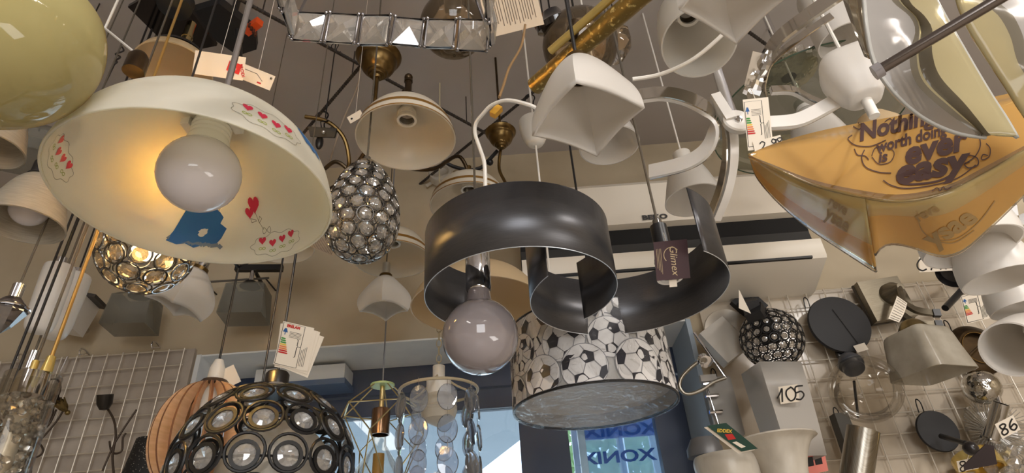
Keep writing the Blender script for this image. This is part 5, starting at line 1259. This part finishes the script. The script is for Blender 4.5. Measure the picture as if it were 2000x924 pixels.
# frosted square tube with 105
o = thing('wall_lamp', 'tall frosted square glass tube shade with a bulb inside, carrying the 105 card', 'wall lamp', T(onY(1516, 755, 1.70)))
k = gk(1516, 755, 1.7)
rows = []
for z, s_ in ((.055, 44 * k), (-.02, 43 * k), (-.12, 40 * k), (-.2, 37 * k)):
    rows.append([(s_ * x * 1.0, s_ * y * .8, z + (.0)) for x, y in ((-1, -1), (1, -1), (1, 1), (-1, 1), (-1, -1))])
fs_ = MB().grid(rows).part('shade', opal('frosted_square', (214, 210, 204), .45, .35, see=.1), o, RZ(12), sharp=20); solid(fs_, .003)
MB().lathe([(0, .045), (.02, .042), (.03, .02), (.026, -.01), (.014, -.03), (.012, -.06), (0, -.06)], 28, T((-.0, .0, -.02))).part('bulb', clearg, o)
MB().cyl(.02, -.14, -.08, 20).part('lamp_holder', chrome, o); MB().tube([(0, .02, -.12), (0, .21, -.12)], .008, 8).part('arm', chrome, o)
# frosted square pane lamp and chrome loop
o = wallthing('wall_lamp', 'tilted frosted square glass shade with a chrome hoop and strut, right of the doorway', 'wall lamp', 1405, 665)
MB().box(.10, .12, .05, T(wl(o, 1412, 668, 1.80)) @ RZ(32)).part('shade', opal('frosted_box', (208, 202, 192), .4, .4), o)
MB().lathe([(.03, 0), (.07, .01), (.08, .02), (.078, .024), (.03, .012)], 40, T(wl(o, 1420, 652, 1.88))).part('back_dish', plain('satin_plate', (176, 168, 156), .3, .5), o)
MB().tube([wl(o, 1356, 650, 1.76), wl(o, 1418, 738, 1.74)], .004, 8).part('strut', chrome, o)
MB().tube(smoothp([wl(o, *p, 1.73) for p in ((1362, 708), (1345, 722), (1330, 740), (1328, 758), (1342, 770), (1370, 762), (1395, 746), (1417, 738))], 6), .0055, 10).part('hoop', steel, o)
MB().lathe([(0, 0), (.016, .0), (.02, .01), (.012, .02), (.02, .03), (0, .034)], 8, T(wl(o, 1372, 700, 1.74)) @ RX(40)).ball(.012, T(wl(o, 1384, 706, 1.74)), 8).part('knuckle', chrome, o)
MB().tube([wl(o, 1405, 665, 1.8), wl(o, 1405, 665, 1.92)], .008, 8).part('arm', chrome, o)
o = wallthing('wall_lamp', 'grey rounded rectangular plate with chrome hinges on the right grid, beside the doorway', 'wall lamp', 1400, 800)
rrp = [(.035 * sx + .008 * cos(t), .085 * sy + .008 * sin(t)) for sx, sy, t0 in ((1, 1, 0), (-1, 1, pi / 2), (-1, -1, pi), (1, -1, 1.5 * pi)) for t in [t0 + pi / 8 * i for i in range(5)]]
MB().prism(rrp, .008, T((.012, 0, .03))).part('plate', plain('satin_grey_plate', (150, 146, 140), .35, .3), o)
for y_ in (.07, .03, -.02): MB().tube([(-.04, y_, .05), (.0, y_, .05)], .006, 8).part('hinge', chrome, o)
MB().box(.05, .02, .02, T((-.02, .085, .05))).part('bracket', plain('bracket_grey', (170, 166, 160), .4), o); MB().box(.04, .04, .03, T((.01, 0, .015))).part('mount', steel, o)
MB().tube([(-.03, .07, .05), (-.02, -.09, .055)], .003, 8).part('rod', chrome, o); loop(o, (.015, .09))
# alabaster vase shades, bottom
o = thing('wall_lamp', 'white alabaster glass trumpet shade with a flared rim at the bottom right of centre', 'wall lamp', T(onY(1520, 880, 1.50)))
k = gk(1520, 880, 1.5)
MB().lathe(shellp([(p.x * k, p.y * k) for p in smoothp([(36, -110, 0), (40, -60, 0), (48, -20, 0), (62, 8, 0), (74, 18, 0), (78, 20, 0)], 5)], .004), 56, T((0, 0, 0))).part('shade', alab, o)
MB().tube([(0, 0, -.12), (0, .42, -.12)], .008, 8).part('arm', brass, o)
o = thing('wall_lamp', 'white alabaster glass bowl at the bottom, left of the trumpet shade', 'wall lamp', T(onY(1420, 905, 1.55)))
k = gk(1420, 905, 1.55)
MB().lathe(shellp([(p.x * k, p.y * k) for p in smoothp([(40, -90, 0), (58, -40, 0), (64, 0, 0), (60, 14, 0)], 5)], .004), 48).part('shade', alab, o); MB().tube([(0, 0, -.1), (0, .36, -.1)], .008, 8).part('arm', brass, o)
MB().lathe([(0, .05), (.03, .045), (.045, .02), (.046, 0), (0, 0)], 32, T((-.03, .06, .03))).part('grey_cap', plain('satin_grey_cap', (110, 110, 112), .4, .3), o)
tg = thing('hang_tag', 'dark green hang tag with a yellow and white print leaning on the alabaster shades', 'label', camM(1437, 850, dY(1437, 850, 1.42), 32, 0, 0))
k = dY(1437, 850, 1.42) / F
tp_ = lambda pts, z, h: MB().prism([local(tg, P(x, y, dY(1437, 850, 1.42))).xy.to_tuple() for x, y in pts], h, T((0, 0, z)))
tp_([(1380, 832), (1418, 826), (1480, 876), (1448, 882)][::-1], 0, .0006).part('card', plain('dark_green_card', (22, 62, 52), .4), tg)
tp_([(1376, 836), (1414, 830), (1476, 880), (1443, 887)][::-1], -.004, .0006).part('card', paper, tg)
tp_([(1415, 848), (1430, 847), (1437, 857), (1422, 859)][::-1], .001, .0004).part('sticker', inkr, tg); tp_([(1430, 864), (1438, 862), (1456, 872), (1448, 875)][::-1], .001, .0004).part('sticker', paper, tg)
lettering(tg, 'EDDEX', 9 * k, tg.matrix_world.inverted() @ camM(1415, 842, dY(1437, 850, 1.42) - .002, -4), inky, bold=.0004)
# pink card
o = pcard('pink picture card standing behind the alabaster trumpet shade', 1588, 890, 1.72, 46, 70, 12, '', 0, 0)
for c_ in o.children: c_.data.materials[0] = plain('pink_card', (224, 132, 120), .5)
k = dY(1588, 890, 1.72) / F
for (x, y, w_, h_, m_) in ((-9, 14, 14, 20, blackm), (8, 16, 14, 18, plain('rose_print', (196, 90, 90), .5)), (-9, -10, 14, 18, blackm), (8, -10, 14, 18, blackm)): MB().box(w_ * k, h_ * k, .0004, T((x * k, y * k, .001))).part('picture', m_, o)
# black cone lamp and energy label, right edge
o = wallthing('wall_lamp', 'glossy black cone wall lamp with a black tube, at the right above the bronze dish', 'wall lamp', 1868, 545)
M = o.matrix_world.inverted() @ T(onY(1852, 552, 1.72)) 
q = wl(o, 1870, 520, 1.78); e = wl(o, 1840, 572, 1.66); M = axM(q, e)
MB().lathe([(.012, 0), (.03, .012), (.046, .035), (.052, .062), (.050, .062), (.043, .036), (0, .02)], 44, M).part('shade', plain('gloss_black', (26, 24, 24), .22), o)
MB().tube([wl(o, 1886, 560, 1.74), wl(o, 1846, 602, 1.70)], .010, 14).part('tube', blackp, o); MB().tube([q, wl(o, 1885, 530, 1.9)], .008, 8).part('arm', blackp, o)
MB().box(.05, .12, .02, T(wl(o, 1880, 530, 1.9))).part('mount', blackp, o)
c = pcard('energy label card with coloured bars hanging above the bronze dish', 1904, 600, 1.74, 46, 56, 14, '', 0, 0)
elabel(c, 46 * dY(1904, 600, 1.74) / F, 56 * dY(1904, 600, 1.74) / F, dY(1904, 600, 1.74) / F, T((0, 0, .001)))
o = thing('plastic_packet', 'clear crinkled plastic packet at the right edge beside the yellow acrylic shade', 'packet', camM(1990, 420, 1.1, 20))
rr = random.Random(8); MB().grid([[(x * .02, y * .02, rr.uniform(-.006, .006)) for x in range(4)] for y in range(5)], T((-.02, -.04, 0))).part('packet', thin('packet_film', (190, 190, 190), 3, .15, (150, 150, 152), .4), o, sharp=10)
# price label 2.98 and energy card, centre right
c = thing('price_card', 'energy label card hanging from the ribbon lamp with a 2.98 price slip below', 'price card', camM(1481, 246, 1.15, 6)); k = 1.15 / F
MB().box(50 * k, 100 * k, .0006, T((0, 4 * k, 0))).part('card', paper, c); elabel(c, 50 * k, 92 * k, k, T((0, 5 * k, .0005)))
MB().box(56 * k, 24 * k, .0006, T((14 * k, -38 * k, .002)) @ RZ(8)).part('price_slip', paper, c); write('2.98', 17 * k, 2.2 * k, T((19 * k, -38 * k, .003)) @ RZ(8), c, .66)
MB().tube([(0, 52 * k, 0), (-2 * k, 75 * k, -.01)], .0008, 5).part('string', paper, c)
o = thing('plastic_bag', 'crumpled clear bag with a printed leaflet hanging above the energy label', 'packet', camM(1482, 145, 1.2, -22)); k = 1.2 / F
rr = random.Random(2)
MB().grid([[((x - 2) * 9 * k * (1 - .05 * y), (y - 5) * 10 * k, rr.uniform(-.010, .010)) for x in range(5)] for y in range(11)]).part('bag', thin('bag_film', (220, 214, 204), 3.5, .08, (190, 178, 160), .5), o, sharp=8)
MB().box(20 * k, 70 * k, .0006, T((-12 * k, 6 * k, -.004)) @ RZ(8)).part('leaflet', plain('leaflet_grey', (170, 158, 142), .7), o)
# ================================================================ left side
def lampcord(o, top=None, m=clearc, r=.0022, z=0): return cord(o, z, r=r, m=m)
o = bell('pendant_lamp', 'linen textured glass bell shade with a white bulb at the left edge', 'pendant lamp', (60, 348), (44, 440, 1.12), 82, 'bell', linen, sock=None, cap=blackm)
globe(o, T((0, 0, .075)) @ RX(180), 34 * 1.12 / F)
wtube(o, [o.matrix_world.translation, Vector((o.matrix_world.translation.x, o.matrix_world.translation.y, CZ - .001))], .0016, clearc)
o = bell('pendant_lamp', 'linen textured glass bell shade cropped by the left edge under the yellow bowl', 'pendant lamp', (-12, 210), (-25, 292, 1.15), 72, 'bell', linen, sock=None, cap=blackm)
wtube(o, [o.matrix_world.translation, Vector((o.matrix_world.translation.x, o.matrix_world.translation.y, CZ - .001))], .0016, clearc)
o = thing('pendant_lamp', 'grey glass square dish between the yellow bowl and the linen shade', 'pendant lamp', T(P(62, 285, 1.5)) @ RZ(30))
fr_ = MB().grid([[(s_ * x, s_ * y, z) for x, y in ((-1, -1), (1, -1), (1, 1), (-1, 1), (-1, -1))] for z, s_ in ((.05, .03), (.02, .05), (-.05, .065))]).part('shade', frost2, o, sharp=20); solid(fr_, .003)
cord(o, .05)
# long white tube shades
for i, (lab, a, b, r, kd, m_) in enumerate((
    ('long white opal tube shade at the left, front one', (118, 520, 1.4), (72, 650, 1.32), 26, 'tube', opalw),
    ('long white opal tube shade at the left, the one behind', (150, 540, 1.55), (100, 660, 1.45), 26, 'tube', opalw))):
    A, B = P(*a), P(*b); M = axM(A, B); L = (B - A).length; r = r * a[2] / F
    o = thing('pendant_lamp', lab, 'pendant lamp', M)
    MB().lathe([(p.x, p.y) for p in smoothp([(0, 0, 0), (r * .8, .0, 0), (r, .01, 0), (r * 1.0, L * .5, 0), (r * .9, L * .9, 0), (r * .5, L, 0), (0, L, 0)], 4)], 36).part('shade', m_, o)
    MB().cyl(r * .4, -.02, .0, 16).part('cap', chrome, o)
    wtube(o, [A, Vector((A.x, A.y, CZ - .001))], .0022, blackp)
o = thing('wall_lamp', 'white cube wall lamp with two slots, right of the long white tubes', 'wall lamp', T(onY(128, 612, 1.8)) @ RZ(10))
MB().box(.13, .1, .11, RY(12)).part('shade', opalw, o); 
for z in (-.02, -.036): MB().box(.05, .004, .005, RY(12) @ T((.025, -.0515, z))).part('slot', plain('slot_grey', (90, 84, 80), .6), o)
MB().box(.16, .10, .012, RY(12) @ T((0.01, 0, .062))).part('back_plate', plain('dark_plate', (60, 56, 54), .4), o); MB().cyl(.012, 0, .1, 10, T((0, .05, 0)) @ RX(-90)).part('arm', chrome, o)
# frosted cubes on the wall
for lab, px, py in (('dim grey frosted cube lamp on the wall, left of the white tulip glass', 262, 612), ('dim grey frosted cube lamp on the wall with a chrome stem, between the black cords', 482, 592)):
    o = thing('wall_lamp', lab, 'wall lamp', T(onY(px, py, 1.8)) @ RZ(8))
    fr_ = MB().grid([[(s_ * x, s_ * y * .8, z) for x, y in ((-1, -1), (1, -1), (1, 1), (-1, 1), (-1, -1))] for z, s_ in ((.062, .045), (.05, .062), (-.06, .07))]).part('shade', frost2, o, sharp=20); solid(fr_, .003)
    MB().lathe([(.0, .085), (.02, .08), (.034, .062), (0, .062)], 24).part('cap', blackp, o); MB().cyl(.008, .08, .125, 12).part('stem', chrome, o)
    MB().box(.16 if px > 400 else .09, .02, .022, T((.02, 0, .135))).part('bar', blackp, o); MB().tube([(0, 0, .135), (0, .15, .135)], .007, 8).part('arm', blackp, o)
o = thing('curtain_bar', 'thin grey bar on the wall below the big painted dome', 'bar', T(onY(390, 552, 1.85)))
MB().tube([(0, 0, 0), local(o, onY(525, 543, 1.85))], .004, 8).part('bar', plain('grey_bar', (90, 84, 78), .5), o)
for px, py in ((398, 551), (518, 543)):
    q_ = local(o, onY(px, py, 1.85)); MB().tube([q_, q_ + Vector((0, .1, 0))], .003, 6).part('bracket', blackp, o)
# glass cylinder with crystals
o = thing('pendant_lamp', 'clear glass cylinder pendant filled with crystal chips and a chrome cap, bottom left', 'pendant lamp', T(P(22, 855, .85)))
k = .85 / F; rc_ = 50 * k
MB().lathe([(rc_, -.16), (rc_, .09), (rc_ * .97, .09), (rc_ * .97, -.16), (rc_, -.16)], 56).part('cylinder', clearg, o)
MB().lathe([(0, .085), (28 * k, .08), (30 * k, .06), (30 * k, .045), (0, .045)], 40, T((0, 0, .015))).part('cap', chrome, o)
MB().lathe([(.0, .12), (.006, .12), (.008, .1), (.008, .095), (0, .095)], 20, T((22 * k, 0, 0))).part('gold_ferrule', gold, o); MB().cyl(.005, .08, .115, 12, T((-8 * k, 0, 0))).part('gold_ferrule', gold, o)
rr = random.Random(11); cm_ = MB().lathe([(0, .006), (.006, .002), (.006, -.002), (0, -.006)], 6).mesh('crystal_chip', crys, 5); n_ = 0
while n_ < 260:
    a, r_, z = rr.uniform(0, 6.3), rc_ * rr.uniform(.45, .92), rr.uniform(-.16, .055)
    link('crystal_chip', cm_, o, T((r_ * cos(a), r_ * sin(a), z)) @ RX(rr.uniform(0, 180)) @ RY(rr.uniform(0, 180))); n_ += 1
MB().cyl(rc_ * .35, -.16, .05, 20).part('inner_tube', plain('inner_silver', (214, 206, 190), .3, .2), o)
cord(o, .1, r=.0028, m=goldc, at=(22 * k, 0)); cord(o, .1, r=.0022, m=clearc, at=(-8 * k, 0))
# crystal drop, left edge
o = thing('pendant_lamp', 'dark faceted crystal pendant at the left edge above the glass cylinder', 'pendant lamp', T(P(16, 610, 1.05)))
k = 1.05 / F
MB().lathe([(0, -46 * k), (14 * k, -30 * k), (30 * k, 0), (28 * k, 14 * k), (14 * k, 30 * k), (0, 30 * k)], 9).part('crystal', crystal('smoke_crystal', (150, 140, 136)), o, sharp=5)
MB().tube(circ3(32 * k, 30), .002, 6, True, T((0, 0, 8 * k))).cyl(.01, 28 * k, 60 * k, 14).part('mount', chrome, o); cord(o, 60 * k, r=.002, m=clearc)
for lab, px, py, d, m_ in (('thin grey cord at the left running up past the linen bell shade', 100, 560, 1.2, cable), ('second thin grey cord at the left, nearer the edge', 62, 620, 1.25, cable), ('thin clear cord at the left behind the white tubes', 132, 520, 1.45, clearc)):
    o = thing('cord', lab, 'cord', T(P(px, py, d))); cord(o, -.22, r=.0026, m=m_)
    MB().cyl(.012, -.26, -.22, 12).part('lamp_holder', chrome, o)
# metal flower lamps on the left grid
irn = plain('dark_iron', (74, 62, 52), .5, .6); olv = plain('antique_gold_leaf', (128, 108, 66), .4, .8)
def gp(o, px, py, Y=1.87): return local(o, onY(px, py, Y))
o = thing('wall_lamp', 'antique metal branch lamp with two open flowers hanging on the left grid', 'wall lamp', T(onY(110, 780, 1.87)))
wt = lambda pts, r=.003, nm='branch', Y=1.87, m=irn: MB().tube(smoothp([gp(o, *p, Y) for p in pts], 6), r, 8).part(nm, m, o)
wt([(132, 697), (120, 722), (112, 736)], .004, 'hook', 1.9, chrome)
wt([(80, 775), (78, 758), (92, 744), (110, 741), (118, 752), (115, 770), (106, 785)])
wt([(106, 785), (100, 815), (80, 840), (66, 870), (60, 924)]); wt([(110, 800), (95, 830), (70, 850)]); wt([(54, 868), (75, 866), (84, 880), (74, 892), (50, 894)]); wt([(125, 800), (105, 830), (62, 880), (40, 920)])
wt([(78, 775), (86, 782), (96, 780), (98, 766)], .0025)
lp = MB(); lv_ = []
for i in range(7):
    t = i / 6; w_ = .011 * sin(pi * (t * .95 + .03)); lv_.append([(-w_, .05 * t, .012 * t * t + .004), (0, .05 * t, .012 * t * t), (w_, .05 * t, .012 * t * t + .004)])
lp.grid(lv_); pm2 = lp.mesh('petal', olv, 30); pm3 = lp.mesh('petal', irn, 30)
for (px, py, m2, tilt, ro) in ((100, 795, pm3, 45, 160), (132, 806, pm2, 55, -50)):
    M = T(gp(o, px, py, 1.84)) @ RY(ro * .4) @ RX(tilt)
    for i in range(8): link('petal', m2, o, M @ RZ(45 * i) @ RX(55))
    MB().ball(.008, M, 12).part('flower_centre', olv, o)
o = thing('wall_lamp', 'dark iron stem lamp with a cup shaped head hanging on the left grid', 'wall lamp', T(onY(215, 820, 1.87)))
wt([(208, 795), (222, 820), (226, 850), (220, 890), (222, 924)], .0035); wt([(267, 800), (240, 840), (222, 870), (200, 920)], .003); wt([(246, 846), (240, 856), (238, 880), (226, 886), (217, 880), (214, 862)], .003)
a = gp(o, 206, 766, 1.84); b = gp(o, 203, 802, 1.86); M = axM(b, a); MB().lathe([(0, 0), (.013, .003), (.022, .02), (.024, .05), (.021, .05), (.02, .022), (0, .01)], 28, M).part('cup', plain('dark_cup', (50, 46, 42), .35, .5), o)
# ================================================================ upper left: mirrored plates, labels
o = thing('ceiling_lamp', 'black mirror square plate lamp with a chrome post, top left above the painted dome', 'ceiling lamp', T(P(325, 55, 1.55)))
mir = plain('black_mirror', (60, 56, 54), .06, .9)
q = [local(o, P(x, y, d)) for x, y, d in ((252, 8, 1.6), (332, 92, 1.6), (380, 45, 1.6), (300, -55, 1.6))]
def plate(qs, t, m, name, root):
    nn = (qs[1] - qs[0]).cross(qs[2] - qs[0]).normalized() * t
    MB().add(qs + [v + nn for v in qs], [[3, 2, 1, 0], [4, 5, 6, 7]] + [[i, (i + 1) % 4, 4 + (i + 1) % 4, 4 + i] for i in range(4)]).part(name, m, root)
hz_ = lambda pts, Z: [local(o, onZ(x, y, Z)) for x, y in pts]
ZP = P(355, 30, 1.6).z
plate(hz_([(252, 8), (345, 100), (425, 84), (335, -40)], ZP), .012, mir, 'mirror_plate', o)
MB().lathe([(0, 0), (.012, 0), (.012, .045), (.0135, .045), (.0135, .052), (.012, .052), (.012, .10), (.010, .1), (0, .1)], 28, T(local(o, P(357, 98, 1.5)))).part('post', plain('gold_chrome', (214, 196, 150), .08, 1), o)
pp = local(o, P(345, 118, 1.42))
MB().lathe(shellp([(.085, -.03), (.075, -.005), (.05, .015), (0, .02)], .003), 40, T(pp)).part('shade', cream, o)
MB().lathe([(.062, .012), (.06, .02), (0, .024)], 36, T(pp)).part('cap', blackp, o)
MB().tube([(0, 0, .1), (0, 0, CZ - o.location.z - .001)], .02, 8).part('hanger', blackp, o)
sh_ = MB().lathe([(0, .0), (.04, .0), (.042, .03), (0, .03)], 36, T(local(o, P(340, 14, 1.5)))).part('black_disc', blackm, o)
o = thing('ceiling_lamp', 'matt black rectangular ceiling plate with an orange clip, top left', 'ceiling lamp', T(P(440, 40, 1.75)))
ZP = P(440, 40, 1.78).z
plate(hz_([(380, 12), (380, 34), (470, 92), (503, 84), (503, 60), (435, -5)][:0] or [(378, 10), (383, 38), (468, 96), (432, -6)], ZP), .03, blackm, 'plate', o)
plate(hz_([(432, -6), (468, 96), (504, 84), (502, 50)], ZP), .03, blackm, 'plate', o)
MB().box(.06, .022, .022, T(local(o, P(494, 52, 1.72))) @ RZ(-30)).part('orange_block', orange, o)
MB().box(.0, 0, 0).v and None
for i in range(4): MB().cyl(.004, -.014, 0, 8, T(local(o, P(488 + 4 * i, 46 + 6 * i, 1.71)))).part('terminal', plain('terminal_dark%d' % i, (80, 40, 24), .5), o)
MB().tube([(.02, 0, 0), (.02, 0, CZ - o.location.z - .001)], .01, 8).part('hanger', blackp, o)
MB().tube([local(o, P(465, 60, 1.7)), local(o, P(468, 140, 1.6))], .009, 10).part('tube', blackp, o)
o = thing('cable_holder', 'dark bronze tube cap on a thin white cable behind the painted dome, upper left', 'lamp part', T(P(266, 125, 1.05)))
MB().lathe([(0, .025), (.012, .024), (.017, .015), (.0175, -.02), (0, -.02)], 28).part('cap', bronze, o)
MB().tube([(0, 0, .02), local(o, P(205, 55, 1.2))], .0025, 6).tube([local(o, P(205, 55, 1.2)), local(o, P(205, 55, 1.2)) + Vector((0, 0, CZ - P(205, 55, 1.2).z - .001))], .0025, 6).part('cable', whitep, o)
o = thing('wire_hook', 'twisted wire hook with a thin cord at the upper left ceiling', 'hook', T(onZ(235, 100, CZ - .02)))
MB().tube(smoothp([(0, 0, .02), (.01, 0, 0), (-.012, 0, -.012), (.008, 0, -.028), (-.008, .004, -.04), (.004, 0, -.05), (0, 0, -.06)], 5), .0028, 6).part('wire', rebar, o)
MB().tube([(0, 0, -.055), (-.01, .0, -.3)], .0016, 6).part('cord', cable, o)
# labels behind the dome
c = thing('hang_tag', 'white leaflet with a red printed block lying behind the rim of the painted dome', 'label', camM(428, 128, 1.15, -8)); k = 1.15 / F
MB().box(100 * k, 46 * k, .0006).part('paper', paper, c); MB().box(26 * k, 20 * k, .0004, T((30 * k, 0, .0008)) @ RZ(-12)).part('red_block', inkr, c)
lettering(c, 'PRODI', 9 * k, T((46 * k, -4 * k, .001)) @ RZ(-70), inkr, bold=.0002); lettering(c, 'PO', 10 * k, T((30 * k, 0, .0015)) @ RZ(-80), paper, bold=.0002)
MB().tube([(0, 20 * k, 0), local(c, P(428, 108, 1.15) + Vector((0, 0, CZ - P(428, 108, 1.15).z - .001)))], .0005, 4).part('string', paper, c)
c = thing('hang_tag', 'white instruction label with a small black square at the right of the painted dome top', 'label', camM(500, 150, 1.2, -22)); k = 1.2 / F
MB().box(70 * k, 30 * k, .0006).part('paper', paper, c); MB().box(4 * k, 4 * k, .0004, T((29 * k, 8 * k, .0008))).part('print', ink, c); MB().stroke([(-25 * k, 6 * k), (0, 6 * k), (15 * k, -4 * k)], 1 * k, T((0, 0, .0008))).part('print', ink, c); MB().box(8 * k, 3 * k, .0004, T((10 * k, -9 * k, .0008))).part('print', inkr, c)
MB().tube([(0, 12 * k, 0), local(c, P(500, 140, 1.2) + Vector((0, 0, CZ - P(500, 140, 1.2).z - .001)))], .0005, 4).part('string', paper, c)
c = thing('hang_tag', 'small white label corner peeping left of the large banded dome', 'label', camM(694, 228, 1.5, 30)); k = 1.5 / F
MB().box(30 * k, 14 * k, .0006).part('paper', paper, c); MB().box(4 * k, 3 * k, .0004, T((-8 * k, 0, .0008))).part('print', ink, c)
MB().tube([(0, 0, 0), local(c, P(694, 228, 1.5) + Vector((0, 0, CZ - P(694, 228, 1.5).z - .001)))], .0005, 4).part('string', paper, c)
c = thing('hang_tag', 'striped barcode paper behind the crystal egg lamp', 'label', camM(632, 478, 1.5, -22)); k = 1.5 / F
MB().box(52 * k, 26 * k, .0006).part('paper', plain('paper_grey', (150, 140, 126), .8), c); b = MB()
for i in range(16): b.box(1.2 * k, 24 * k, .0004, T(((-24 + 3 * i) * k, 0, .0008)))
b.part('print', plain('bar_print', (100, 90, 80), .7), c)
c = thing('printed_leaflet', 'beige leaflet full of small print hanging at the top, left of the amber globe', 'label', camM(1000, 22, 1.3, 14)); k = 1.3 / F
MB().box(110 * k, 80 * k, .0006).part('paper', plain('paper_beige', (214, 196, 172), .8), c); b = MB(); rr = random.Random(6)
for col_ in range(3):
    for i in range(6):
        x = (-46 + col_ * 32 + i * 5) * k; b.stroke([(x, 28 * k), (x, (-14 - rr.uniform(0, 16)) * k)], 1.4 * k, T((0, 0, .0008)))
b.part('small_print', plain('text_brown', (110, 92, 76), .7), c)
MB().tube([(0, 40 * k, 0), (0, 60 * k, .0)], .0008, 5).part('string', paper, c)
# lamp arm with hook and black bar, right of the dome
o = thing('lamp_bracket', 'black bar bracket hanging from a hook right of the painted dome', 'lamp part', T(P(632, 255, 1.7)))
plate([local(o, P(x, y, d)) for x, y, d in ((604, 248, 1.7), (608, 268, 1.7), (655, 270, 1.7), (660, 252, 1.7))], .01, blackm, 'bar', o); MB().ball(.006, T(local(o, P(632, 258, 1.68))), 10).part('screw', chrome, o)
MB().tube([local(o, P(628, 250, 1.69)), local(o, P(626, 238, 1.69)), local(o, P(640, 236, 1.69)), (0, 0, .05), (0, 0, CZ - o.location.z - .001)], .002, 6).part('wire', blackp, o)
MB().ball(.016, T(local(o, P(624, 278, 1.7))) @ SC(.7, .7, 1.6), 14).part('connector', blackp, o)
# lit lamp behind the painted dome
o = thing('pendant_lamp', 'lit cream glass globe glowing behind the left side of the painted dome', 'pendant lamp', T(big.location + Vector((-.135, .10, .178))))
MB().ball(.045, None, 36).part('globe', opal('lit_globe_glass', (250, 224, 170), .8, .3), o)
MB().ball(.03, None, 20).part('bulb', glow('lit_filament', (255, 222, 165), 330), o)
MB().cyl(.012, .043, .07, 20).part('holder', bronze, o); cord(o, .07)
